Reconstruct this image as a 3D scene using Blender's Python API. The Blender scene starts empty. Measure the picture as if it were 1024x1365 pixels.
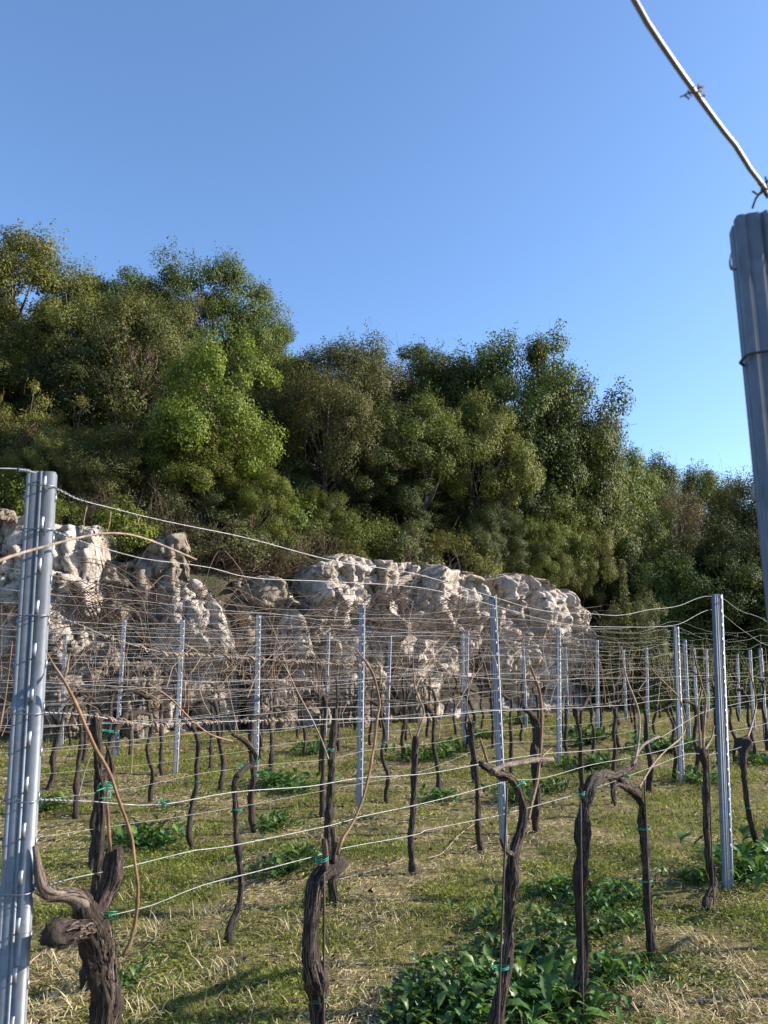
import bpy, math
import numpy as np
from math import radians, sin, cos, pi

# ------------------------------------------------------------------ basics
S = bpy.context.scene
COL = S.collection
RNG = np.random.default_rng(11)
F, EYE = 1031.0, 1.6
PITCH = math.atan(188 / F)
U = np.array([.642, .767, 0.]); U /= np.linalg.norm(U)          # direction of the trellis rows
N = np.array([U[1], -U[0], 0.])                                 # across the rows, towards the viewer
ROWANG = math.atan2(U[1], U[0])
ROWS = [-.19, -1.82, -3.70, -5.62, -7.5, -9.2, -11.1, -13.1]
ORD = ['first', 'second', 'third', 'fourth', 'fifth', 'sixth', 'seventh', 'eighth']
UP = np.array([0, 0, 1.])


def ray(x, y):
    dx, dy = (x - 512) / F, (682.5 - y) / F
    return np.array([dx, cos(PITCH) - dy * sin(PITCH), sin(PITCH) + dy * cos(PITCH)])


def gp(x, y):
    d = ray(x, y)
    return d * (-EYE / d[2]) + np.array([0, 0, EYE])


def at(x, y, Y):
    d = ray(x, y)
    return d * (Y / d[1]) + np.array([0, 0, EYE])


def rowpt(x, y, o):
    d = ray(x, y)
    return d * (o / d.dot(N)) + np.array([0, 0, EYE])


def on_row(k, t, z=0.):
    return N * ROWS[k] + U * t + UP * z


# ------------------------------------------------------------------ noise
def _h(ix, iy, iz, seed):
    n = (ix.astype(np.int64) * 374761393 + iy.astype(np.int64) * 668265263 + iz.astype(np.int64) * 1274126177 + seed * 974711) & 0x7fffffff
    n = ((n ^ (n >> 13)) * 1274126177) & 0x7fffffff
    n = ((n ^ (n >> 16)) * 668265263) & 0x7fffffff
    return ((n ^ (n >> 15)) & 0xffffff) / float(0xffffff)


def vnoise(P, seed=0):
    P = np.asarray(P, float)
    i = np.floor(P); f = P - i; i = i.astype(np.int64)
    w = f * f * (3 - 2 * f)
    r = 0
    for a in (0, 1):
        for b in (0, 1):
            for c in (0, 1):
                k = (w[..., 0] if a else 1 - w[..., 0]) * (w[..., 1] if b else 1 - w[..., 1]) * (w[..., 2] if c else 1 - w[..., 2])
                r = r + k * _h(i[..., 0] + a, i[..., 1] + b, i[..., 2] + c, seed)
    return r


def fbm(P, seed=0, oct=4):
    r, a, t = 0, 1., 0.
    P = np.asarray(P, float)
    for k in range(oct):
        r = r + a * vnoise(P * 2 ** k + 17.3 * k, seed + k); t += a; a *= .5
    return r / t


def worley(P, seed=0):
    P = np.asarray(P, float)
    i = np.floor(P).astype(np.int64)
    d1 = np.full(P.shape[0], 9.); d2 = d1.copy()
    idv = np.zeros(P.shape[0]); vec = np.zeros_like(P)
    for a in (-1, 0, 1):
        for b in (-1, 0, 1):
            for c in (-1, 0, 1):
                j = i + np.array([a, b, c])
                o = np.stack([_h(j[:, 0], j[:, 1], j[:, 2], seed + q) for q in (1, 2, 3)], 1)
                v = P - (j + o)
                d = np.sqrt((v ** 2).sum(1))
                m = d < d1
                d2 = np.where(m, d1, np.minimum(d2, d))
                idv = np.where(m, _h(j[:, 0], j[:, 1], j[:, 2], seed + 7), idv)
                vec = np.where(m[:, None], v, vec)
                d1 = np.where(m, d, d1)
    return d1, d2, idv, vec


def unit(v):
    v = np.asarray(v, float)
    return v / np.maximum(np.linalg.norm(v, axis=-1, keepdims=True), 1e-9)


# ------------------------------------------------------------------ mesh building
class MB:
    def __init__(s):
        s.V, s.Q, s.T, s.n = [], [], [], 0

    def add(s, V, Q=None, T=None):
        V = np.asarray(V, float).reshape(-1, 3)
        if Q is not None and len(Q): s.Q.append(np.asarray(Q, np.int64).reshape(-1, 4) + s.n)
        if T is not None and len(T): s.T.append(np.asarray(T, np.int64).reshape(-1, 3) + s.n)
        s.V.append(V); s.n += len(V)

    def mesh(s, name, m, smooth=True):
        me = bpy.data.meshes.new(name)
        V = np.concatenate(s.V)
        Q = np.concatenate(s.Q) if s.Q else np.zeros((0, 4), np.int64)
        T = np.concatenate(s.T) if s.T else np.zeros((0, 3), np.int64)
        me.vertices.add(len(V)); me.vertices.foreach_set('co', V.astype(np.float32).ravel())
        nl = Q.size + T.size
        me.loops.add(nl)
        me.loops.foreach_set('vertex_index', np.concatenate([Q.ravel(), T.ravel()]).astype(np.int32))
        npoly = len(Q) + len(T)
        me.polygons.add(npoly)
        st = np.concatenate([np.arange(len(Q)) * 4, Q.size + np.arange(len(T)) * 3]).astype(np.int32)
        me.polygons.foreach_set('loop_start', st)
        me.update(calc_edges=True); me.validate()
        if smooth: me.polygons.foreach_set('use_smooth', np.ones(len(me.polygons), bool))
        if m: me.materials.append(m)
        return me

    def build(s, name, m, parent=None, smooth=True, loc=None):
        return link(name, s.mesh(name, m, smooth), parent, loc)


def link(name, data, parent=None, loc=None):
    o = bpy.data.objects.new(name, data); COL.objects.link(o)
    if parent: o.parent = parent
    if loc is not None: o.location = loc
    return o


def tag(o, label=None, cat=None, group=None, kind=None):
    if label: o['label'] = label
    if cat: o['category'] = cat
    if group: o['group'] = group
    if kind: o['kind'] = kind
    return o


def thing(name, label, cat, loc=(0, 0, 0), group=None):
    o = link(name, None); o.location = loc; o.empty_display_size = .1
    return tag(o, label, cat, group)


KIDS = {}
def dup(root, label=None, group=None):
    if root.name not in KIDS: KIDS[root.name] = [(c, list(c.children)) for c in root.children]
    r = root.copy(); COL.objects.link(r)
    for c, gs in KIDS[root.name]:
        d = c.copy(); COL.objects.link(d); d.parent = r
        for g in gs:
            e = g.copy(); COL.objects.link(e); e.parent = d
    if label: r['label'] = label
    if group: r['group'] = group
    return r


def smooth_path(P, step):
    """Catmull-Rom through P (n,k), resampled about every step."""
    P = np.asarray(P, float)
    if len(P) < 2: return P
    E = np.vstack([2 * P[0] - P[1], P, 2 * P[-1] - P[-2]])
    out = []
    for i in range(1, len(E) - 2):
        a, b, c, d = E[i - 1], E[i], E[i + 1], E[i + 2]
        n = max(1, int(np.linalg.norm(c[:3] - b[:3]) / step))
        t = (np.arange(n) / n)[:, None]
        out.append(.5 * (2 * b + (c - a) * t + (2 * a - 5 * b + 4 * c - d) * t ** 2 + (3 * b - a - 3 * c + d) * t ** 3))
    out.append(P[-1:])
    return np.concatenate(out)


def frames(P):
    T = unit(np.gradient(P, axis=0))
    n0 = np.cross(T[0], [0.31, .85, .2]); n0 /= np.linalg.norm(n0)
    A = np.zeros_like(P)
    for i in range(len(P)):
        n0 = n0 - T[i] * n0.dot(T[i]); n0 /= max(np.linalg.norm(n0), 1e-9)
        A[i] = n0
    return T, A, np.cross(T, A)


def tube(mb, P, R, sides=6, bark=0., seed=0, cap=True):
    P = np.asarray(P, float); n = len(P)
    R = np.broadcast_to(np.asarray(R, float), (n,))
    T, A, B = frames(P)
    a = np.arange(sides) / sides * 2 * pi
    r = np.repeat(R[:, None], sides, 1)
    if bark:
        s = np.concatenate([[0], np.cumsum(np.linalg.norm(np.diff(P, axis=0), axis=1))])
        aa = a[None, :] + s[:, None] * 2.3 + seed
        q = np.stack([np.cos(aa) * 3.4, np.sin(aa) * 3.4, np.repeat(s[:, None] * 7, sides, 1)], -1)
        q2 = np.stack([np.cos(aa) * .8, np.sin(aa) * .8, np.repeat(s[:, None] * 11, sides, 1)], -1)
        q3 = np.stack([np.cos(aa) * 8, np.sin(aa) * 8, np.repeat(s[:, None] * 22, sides, 1)], -1)
        r = r * (1 + bark * ((vnoise(q, seed) - .5) * 1.1 + (vnoise(q2, seed + 5) - .5) * 1.8 + (vnoise(q3, seed + 9) - .5) * 1.0))
    V = P[:, None, :] + r[..., None] * (np.cos(a)[None, :, None] * A[:, None, :] + np.sin(a)[None, :, None] * B[:, None, :])
    i = np.arange(n - 1)[:, None] * sides; j = np.arange(sides)[None, :]; j2 = (j + 1) % sides
    Q = np.stack([i + j, i + j2, i + sides + j2, i + sides + j], -1).reshape(-1, 4)
    V = V.reshape(-1, 3)
    Tt = []
    if cap:
        V = np.vstack([V, P[0], P[-1]])
        k = np.arange(sides); k2 = (k + 1) % sides
        Tt = np.vstack([np.stack([k2, k, np.full(sides, n * sides)], 1),
                        np.stack([k + (n - 1) * sides, k2 + (n - 1) * sides, np.full(sides, n * sides + 1)], 1)])
    mb.add(V, Q, Tt)


def leaves(mb, C, Nrm, L, W, rng):
    """diamond leaf quads at C with normals Nrm"""
    n = len(C)
    d = rng.normal(size=(n, 3)); a = unit(d - Nrm * (d * Nrm).sum(1)[:, None])
    s = np.cross(Nrm, a)
    L = np.broadcast_to(L, (n,))[:, None]; W = np.broadcast_to(W, (n,))[:, None]
    bend = Nrm * L * .12
    V = np.stack([C - a * L * .5, C + s * W * .5 - a * L * .06 + bend, C + a * L * .5, C - s * W * .5 - a * L * .06 + bend], 1)
    mb.add(V.reshape(-1, 3), np.arange(4 * n).reshape(-1, 4))


# ------------------------------------------------------------------ materials
def mat(name):
    m = bpy.data.materials.new(name); m.use_nodes = True
    nt = m.node_tree; nt.nodes.clear()
    out = nt.nodes.new('ShaderNodeOutputMaterial')
    return m, nt, out


def nd(nt, typ, **kw):
    n = nt.nodes.new(typ)
    for k, v in kw.items():
        if k in n.inputs: n.inputs[k].default_value = v
        else: setattr(n, k, v)
    return n


def noise_n(nt, vec, scale, detail=5, rough=.6):
    n = nd(nt, 'ShaderNodeTexNoise', Scale=scale, Detail=detail, Roughness=rough)
    if vec: nt.links.new(vec, n.inputs['Vector'])
    return n


def ramp(nt, src, stops):
    r = nt.nodes.new('ShaderNodeValToRGB')
    e = r.color_ramp.elements
    e[0].position, e[0].color = stops[0][0], (*stops[0][1], 1)
    e[1].position, e[1].color = stops[-1][0], (*stops[-1][1], 1)
    for p, c in stops[1:-1]:
        x = e.new(p); x.color = (*c, 1)
    nt.links.new(src, r.inputs[0])
    return r


def mixc(nt, fac, a, b, typ='MIX'):
    m = nt.nodes.new('ShaderNodeMix'); m.data_type = 'RGBA'; m.blend_type = typ
    for v, i in ((fac, 0), (a, 6), (b, 7)):
        if hasattr(v, 'is_linked') or hasattr(v, 'links'): nt.links.new(v, m.inputs[i])
        else: m.inputs[i].default_value = (*v, 1) if isinstance(v, tuple) else v
    return m.outputs[2]


def leaf_mat(name, c_dark, c_mid, c_light, rough=.5, trans=.28, spec=.35):
    m, nt, out = mat(name)
    geo = nd(nt, 'ShaderNodeNewGeometry')
    oi = nd(nt, 'ShaderNodeObjectInfo')
    r = ramp(nt, geo.outputs['Random Per Island'], [(0, c_dark), (.5, c_mid), (1, c_light)])
    tc = nd(nt, 'ShaderNodeTexCoord')
    nz = noise_n(nt, tc.outputs['Object'], .9, 3)
    patch = ramp(nt, nz.outputs['Fac'], [(.3, (.72, .74, .7)), (.7, (1.22, 1.2, 1.1))])
    col = mixc(nt, 1., r.outputs[0], patch.outputs[0], 'MULTIPLY')
    hsv = nd(nt, 'ShaderNodeHueSaturation')
    mm = nd(nt, 'ShaderNodeMapRange'); mm.inputs[3].default_value = .80; mm.inputs[4].default_value = 1.2
    nt.links.new(oi.outputs['Random'], mm.inputs[0]); nt.links.new(mm.outputs[0], hsv.inputs['Value'])
    mh = nd(nt, 'ShaderNodeMapRange'); mh.inputs[3].default_value = .485; mh.inputs[4].default_value = .515
    nt.links.new(oi.outputs['Random'], mh.inputs[0]); nt.links.new(mh.outputs[0], hsv.inputs['Hue'])
    nt.links.new(col, hsv.inputs['Color'])
    b = nd(nt, 'ShaderNodeBsdfPrincipled', Roughness=max(rough, .6) if spec < .38 else rough)
    b.inputs['Specular IOR Level'].default_value = spec * .55
    t = nd(nt, 'ShaderNodeBsdfTranslucent')
    nt.links.new(hsv.outputs[0], b.inputs['Base Color'])
    tcol = mixc(nt, 1., hsv.outputs[0], (1.25, 1.25, .6), 'MULTIPLY')
    nt.links.new(tcol, t.inputs['Color'])
    mx = nd(nt, 'ShaderNodeMixShader', Fac=trans)
    nt.links.new(b.outputs[0], mx.inputs[1]); nt.links.new(t.outputs[0], mx.inputs[2])
    nt.links.new(mx.outputs[0], out.inputs[0])
    return m


def bark_mat(name, c0, c1, scale=40, stretch=.12, rough=.85, bump=.6):
    m, nt, out = mat(name)
    tc = nd(nt, 'ShaderNodeTexCoord')
    mp = nd(nt, 'ShaderNodeMapping'); mp.inputs['Scale'].default_value = (1, 1, stretch)
    nt.links.new(tc.outputs['Object'], mp.inputs[0])
    nz = noise_n(nt, mp.outputs[0], scale, 6, .7)
    nz2 = noise_n(nt, tc.outputs['Object'], scale * .18, 3)
    r = ramp(nt, nz.outputs['Fac'], [(.3, c0), (.72, c1)])
    r2 = ramp(nt, nz2.outputs['Fac'], [(.3, (.7, .7, .7)), (.7, (1.25, 1.2, 1.15))])
    b = nd(nt, 'ShaderNodeBsdfPrincipled', Roughness=rough)
    b.inputs['Specular IOR Level'].default_value = .25
    nt.links.new(mixc(nt, 1., r.outputs[0], r2.outputs[0], 'MULTIPLY'), b.inputs['Base Color'])
    bp = nd(nt, 'ShaderNodeBump', Strength=bump, Distance=.01)
    nt.links.new(nz.outputs['Fac'], bp.inputs['Height']); nt.links.new(bp.outputs[0], b.inputs['Normal'])
    nt.links.new(b.outputs[0], out.inputs[0])
    return m


def plain_mat(name, c, rough=.6, metal=0., var=.15, scale=30, spec=.4):
    m, nt, out = mat(name)
    tc = nd(nt, 'ShaderNodeTexCoord')
    nz = noise_n(nt, tc.outputs['Object'], scale, 4)
    r = ramp(nt, nz.outputs['Fac'], [(.3, tuple(x * (1 - var) for x in c)), (.7, tuple(min(1, x * (1 + var)) for x in c))])
    b = nd(nt, 'ShaderNodeBsdfPrincipled', Roughness=rough, Metallic=metal)
    b.inputs['Specular IOR Level'].default_value = spec
    nt.links.new(r.outputs[0], b.inputs['Base Color'])
    nt.links.new(b.outputs[0], out.inputs[0])
    return m


def rock_mat(name, pale, grey, ochre, dark):
    m, nt, out = mat(name)
    tc = nd(nt, 'ShaderNodeTexCoord'); P = tc.outputs['Object']
    n1 = noise_n(nt, P, 1.6, 6, .65); n2 = noise_n(nt, P, 5.5, 7, .7); n3 = noise_n(nt, P, .9, 4, .6); n4 = noise_n(nt, P, 26, 5, .7)
    base = ramp(nt, n2.outputs['Fac'], [(.28, tuple(x * .72 for x in pale)), (.5, pale), (.75, tuple(min(1, x * 1.18) for x in pale))])
    g = ramp(nt, n1.outputs['Fac'], [(.50, (0, 0, 0)), (.64, (1, 1, 1))])
    c1 = mixc(nt, g.outputs[0], base.outputs[0], grey)
    o = ramp(nt, n3.outputs['Fac'], [(.56, (0, 0, 0)), (.70, (.8, .8, .8))])
    c2 = mixc(nt, o.outputs[0], c1, ochre)
    mp = nd(nt, 'ShaderNodeMapping'); mp.inputs['Scale'].default_value = (3.2, 3.2, .7)
    nt.links.new(P, mp.inputs[0])
    n5 = noise_n(nt, mp.outputs[0], 2.2, 6, .72)
    k = ramp(nt, n5.outputs['Fac'], [(.54, (0, 0, 0)), (.64, (.85, .85, .85))])
    c3 = mixc(nt, k.outputs[0], c2, dark)
    sp = ramp(nt, n4.outputs['Fac'], [(.35, (.72, .72, .72)), (.6, (1.08, 1.08, 1.08))])
    c4 = mixc(nt, 1., c3, sp.outputs[0], 'MULTIPLY')
    b = nd(nt, 'ShaderNodeBsdfPrincipled', Roughness=.92)
    b.inputs['Specular IOR Level'].default_value = .2
    nt.links.new(c4, b.inputs['Base Color'])
    ad = nd(nt, 'ShaderNodeMath', operation='ADD'); nt.links.new(n2.outputs['Fac'], ad.inputs[0]); nt.links.new(n4.outputs['Fac'], ad.inputs[1])
    bp = nd(nt, 'ShaderNodeBump', Strength=1., Distance=.07)
    nt.links.new(ad.outputs[0], bp.inputs['Height']); nt.links.new(bp.outputs[0], b.inputs['Normal'])
    nt.links.new(b.outputs[0], out.inputs[0])
    return m


M = {}
M['oak'] = leaf_mat('oak_leaf', (0.049, 0.065, 0.018), (0.083, 0.107, 0.027), (0.122, 0.144, 0.040))
M['olive'] = leaf_mat('olive_leaf', (0.083, 0.088, 0.021), (0.137, 0.140, 0.034), (0.191, 0.182, 0.053))
M['brown'] = leaf_mat('olive_brown_leaf', (0.072, 0.076, 0.025), (0.109, 0.112, 0.036), (0.151, 0.151, 0.058))
M['bright'] = leaf_mat('bright_leaf', (0.074, 0.096, 0.015), (0.132, 0.161, 0.026), (0.200, 0.221, 0.042), .5)
M['mid'] = leaf_mat('mid_leaf', (0.058, 0.079, 0.017), (0.103, 0.127, 0.026), (0.151, 0.171, 0.040))
M['dark'] = leaf_mat('dark_leaf', (0.034, 0.046, 0.015), (0.058, 0.075, 0.025), (0.090, 0.107, 0.036))
M['heath'] = leaf_mat('heath_leaf', (0.137, 0.120, 0.034), (0.224, 0.196, 0.061), (0.312, 0.269, 0.090), .6)
M['grey'] = leaf_mat('grey_leaf', (0.078, 0.086, 0.038), (0.122, 0.130, 0.059), (0.185, 0.187, 0.090))
M['purple'] = leaf_mat('dry_leaf', (0.083, 0.059, 0.034), (0.132, 0.094, 0.054), (0.175, 0.130, 0.076))
M['weed'] = leaf_mat('weed_leaf', (.045, .095, .022), (.080, .145, .036), (.14, .215, .058), .40, .28, .5)
M['grass'] = leaf_mat('grass_blade', (.095, .118, .018), (.185, .205, .036), (.31, .30, .085), .55, .3)
M['clover'] = leaf_mat('clover_leaf', (.09, .135, .020), (.17, .225, .038), (.25, .30, .06), .5, .3)
M['straw'] = leaf_mat('straw_blade', (.22, .16, .08), (.48, .37, .21), (.70, .58, .38), .6, .15)
M['bark'] = bark_mat('vine_bark', (.008, .006, .005), (.085, .062, .052), 150, .07, .85, 1.)
M['bark_loose'] = bark_mat('loose_vine_bark', (.03, .023, .02), (.22, .165, .135), 90, .2)
M['bark_pale'] = bark_mat('cordon_bark', (.07, .055, .046), (.25, .20, .165), 70, .25)
M['cane'] = bark_mat('cane_bark', (.11, .062, .035), (.31, .185, .105), 60, .25, .55, .5)
M['cane_pale'] = bark_mat('pale_cane_bark', (.17, .12, .085), (.44, .345, .26), 60, .25, .6, .5)
M['trunk'] = bark_mat('tree_bark', (.045, .036, .030), (.16, .135, .11), 14, .2)
M['trunk_pale'] = bark_mat('pale_tree_bark', (.08, .07, .06), (.20, .175, .15), 14, .2)
M['twig'] = bark_mat('twig_bark', (.10, .07, .05), (.26, .19, .14), 20, .3)
M['bramble'] = bark_mat('bramble_bark', (.06, .042, .032), (.22, .155, .115), 20, .3)
M['tie'] = plain_mat('green_tie', (.01, .22, .13), .45, 0, .2)
M['wire'] = plain_mat('galvanised_wire', (.235, .23, .23), .52, .5, .3, 60, .5)
M['wire_old'] = plain_mat('weathered_wire', (.20, .175, .16), .65, .3, .3, 60, .4)
M['wire_near'] = plain_mat('dull_wire', (.22, .21, .215), .5, .6, .1, 8, .4)
M['hook'] = plain_mat('hook_steel', (.25, .26, .28), .45, .8, .2, 60)
M['rod'] = plain_mat('rusty_rod', (.07, .045, .035), .8, .2, .4, 40)
M['rock'] = rock_mat('limestone', (.64, .54, .455), (.35, .31, .275), (.40, .26, .15), (.11, .09, .075))
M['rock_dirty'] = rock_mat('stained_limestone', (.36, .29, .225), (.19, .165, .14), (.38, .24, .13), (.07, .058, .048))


def galv():
    m, nt, out = mat('galvanised_steel')
    tc = nd(nt, 'ShaderNodeTexCoord'); P = tc.outputs['Object']
    mp = nd(nt, 'ShaderNodeMapping'); mp.inputs['Scale'].default_value = (1, 1, .05); nt.links.new(P, mp.inputs[0])
    a = noise_n(nt, mp.outputs[0], 90, 5, .6); c = noise_n(nt, P, 9, 4)
    r = ramp(nt, a.outputs['Fac'], [(.3, (.165, .178, .195)), (.7, (.225, .238, .255))])
    r2 = ramp(nt, c.outputs['Fac'], [(.3, (.85, .85, .86)), (.7, (1.08, 1.08, 1.08))])
    b = nd(nt, 'ShaderNodeBsdfPrincipled', Metallic=.5)
    nt.links.new(mixc(nt, 1., r.outputs[0], r2.outputs[0], 'MULTIPLY'), b.inputs['Base Color'])
    vo = nd(nt, 'ShaderNodeTexVoronoi', Scale=70.); nt.links.new(P, vo.inputs['Vector'])
    sp = ramp(nt, vo.outputs['Color'], [(0, (.88, .88, .88)), (1, (1.1, 1.1, 1.1))])
    ru = noise_n(nt, P, 6, 6, .75); rm = ramp(nt, ru.outputs['Fac'], [(.60, (0, 0, 0)), (.72, (.55, .55, .55))])
    src = b.inputs['Base Color'].links[0].from_socket
    nt.links.new(mixc(nt, rm.outputs[0], mixc(nt, 1., src, sp.outputs[0], 'MULTIPLY'), (.17, .14, .12)), b.inputs['Base Color'])
    rr = nd(nt, 'ShaderNodeMapRange'); rr.inputs[3].default_value = .5; rr.inputs[4].default_value = .66
    nt.links.new(a.outputs['Fac'], rr.inputs[0]); nt.links.new(rr.outputs[0], b.inputs['Roughness'])
    nt.links.new(b.outputs[0], out.inputs[0])
    return m


M['galv'] = galv()


def ground_mat():
    m, nt, out = mat('vineyard_soil')
    tc = nd(nt, 'ShaderNodeTexCoord'); P = tc.outputs['Object']
    a = noise_n(nt, P, 1.1, 6, .65); b_ = noise_n(nt, P, 14, 6, .7); c = noise_n(nt, P, 55, 4, .7)
    r1 = ramp(nt, a.outputs['Fac'], [(.34, (.085, .075, .035)), (.47, (.17, .145, .06)), (.55, (.19, .15, .07)), (.66, (.33, .25, .145))])
    r2 = ramp(nt, b_.outputs['Fac'], [(.3, (.5, .48, .45)), (.55, (1, 1, 1)), (.75, (1.4, 1.35, 1.25))])
    r3 = ramp(nt, c.outputs['Fac'], [(.35, (.55, .55, .5)), (.65, (1.3, 1.3, 1.25))])
    col = mixc(nt, 1., mixc(nt, 1., r1.outputs[0], r2.outputs[0], 'MULTIPLY'), r3.outputs[0], 'MULTIPLY')
    b = nd(nt, 'ShaderNodeBsdfPrincipled', Roughness=.95); b.inputs['Specular IOR Level'].default_value = .1
    nt.links.new(col, b.inputs['Base Color'])
    ad = nd(nt, 'ShaderNodeMath', operation='ADD'); nt.links.new(b_.outputs['Fac'], ad.inputs[0]); nt.links.new(c.outputs['Fac'], ad.inputs[1])
    bp = nd(nt, 'ShaderNodeBump', Strength=.7, Distance=.03)
    nt.links.new(ad.outputs[0], bp.inputs['Height']); nt.links.new(bp.outputs[0], b.inputs['Normal'])
    nt.links.new(b.outputs[0], out.inputs[0])
    return m


def hill_mat():
    m, nt, out = mat('hillside_soil')
    tc = nd(nt, 'ShaderNodeTexCoord'); P = tc.outputs['Object']
    a = noise_n(nt, P, 1.5, 7, .7); c = noise_n(nt, P, 9, 5, .7)
    r1 = ramp(nt, a.outputs['Fac'], [(.35, (.035, .04, .02)), (.55, (.075, .06, .04)), (.7, (.17, .14, .11))])
    r2 = ramp(nt, c.outputs['Fac'], [(.3, (.6, .6, .6)), (.7, (1.25, 1.25, 1.25))])
    b = nd(nt, 'ShaderNodeBsdfPrincipled', Roughness=.95); b.inputs['Specular IOR Level'].default_value = .1
    nt.links.new(mixc(nt, 1., r1.outputs[0], r2.outputs[0], 'MULTIPLY'), b.inputs['Base Color'])
    bp = nd(nt, 'ShaderNodeBump', Strength=.8, Distance=.08)
    nt.links.new(c.outputs['Fac'], bp.inputs['Height']); nt.links.new(bp.outputs[0], b.inputs['Normal'])
    nt.links.new(b.outputs[0], out.inputs[0])
    return m


# ------------------------------------------------------------------ terrain
CL = np.array([(-40, 12.5), (-12, 14.6), (-7.3, 15.3), (-5.1, 15.5), (-3.6, 16.4), (-1.5, 18.0), (2.0, 20.0), (4.8, 22.6), (6.8, 24.2), (9, 24.8), (14, 25.0), (40, 25.5)])
HC = np.array([(-40, 4.0), (-7, 3.6), (-3, 3.2), (0, 3.3), (3, 3.1), (5.6, 2.3), (7.2, .8), (9, .25), (40, .2)])
SL = np.array([(-40, .66), (-8, .64), (-3, .58), (2, .58), (5.6, .60), (7.5, .34), (10, .22), (40, .2)])


def gnd(X, Y):
    p = np.stack([np.asarray(X, float) * .8, np.asarray(Y, float) * .8, np.zeros_like(np.asarray(X, float))], -1)
    return (fbm(p, 3, 3) - .5) * .10 + (vnoise(p * 7, 8) - .5) * .03 + (vnoise(p * 19, 9) - .5) * .012


def hill(X, Y):
    X = np.asarray(X, float); Y = np.asarray(Y, float)
    b = (Y - .7 - np.interp(X, CL[:, 0], CL[:, 1])) * .85
    s = np.clip((b + .1) / .7, 0, 1); s = s * s * (3 - 2 * s)
    h = s * np.interp(X, HC[:, 0], HC[:, 1]) + np.clip(b - .8, 0, 30) * np.interp(X, SL[:, 0], SL[:, 1])
    p = np.stack([X * .7, Y * .7, X * 0], -1)
    return h + (fbm(p, 21, 4) - .5) * 1.1 * s - (1 - s) * .35


def grid(xs, ys, fn):
    X, Y = np.meshgrid(xs, ys)
    V = np.stack([X, Y, fn(X, Y)], -1).reshape(-1, 3)
    nx, ny = len(xs), len(ys)
    i = np.arange(ny - 1)[:, None] * nx + np.arange(nx - 1)[None, :]
    return V, np.stack([i, i + 1, i + nx + 1, i + nx], -1).reshape(-1, 4)


def spaced(lo, a, b, hi, fine, coarse):
    return np.concatenate([np.linspace(lo, a, coarse)[:-1], np.arange(a, b, fine), np.linspace(b, hi, coarse)])


mb = MB(); mb.add(*grid(spaced(-400, -16, 18, 400, .07, 14), spaced(-300, -2, 27, 500, .07, 14), gnd))
tag(mb.build('ground', ground_mat()), 'grassy vineyard floor with dry straw reaching the rock wall', 'ground', kind='structure')
mb = MB(); mb.add(*grid(spaced(-60, -16, 18, 60, .22, 20), spaced(11, 13, 40, 75, .22, 20), hill))
tag(mb.build('hillside', hill_mat()), 'wooded slope rising behind the rock wall', 'hillside', kind='structure')

# ------------------------------------------------------------------ rocks
def sphere_grid(n):
    """cube-sphere directions and quads (all six faces, seams left open but coincident)"""
    t = np.linspace(-1, 1, n)
    a, b = np.meshgrid(t, t)
    a, b = a.ravel(), b.ravel(); o = np.ones_like(a)
    i = np.arange(n - 1)[:, None] * n + np.arange(n - 1)[None, :]
    q = np.stack([i, i + 1, i + n + 1, i + n], -1).reshape(-1, 4)
    Vs, Qs = [], []
    for k, f in enumerate([(a, b, o), (b, a, -o), (o, a, b), (-o, b, a), (b, o, a), (a, -o, b)]):
        Vs.append(np.stack(f, -1)); Qs.append(q + k * n * n)
    return np.concatenate(Vs), np.concatenate(Qs)


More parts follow.
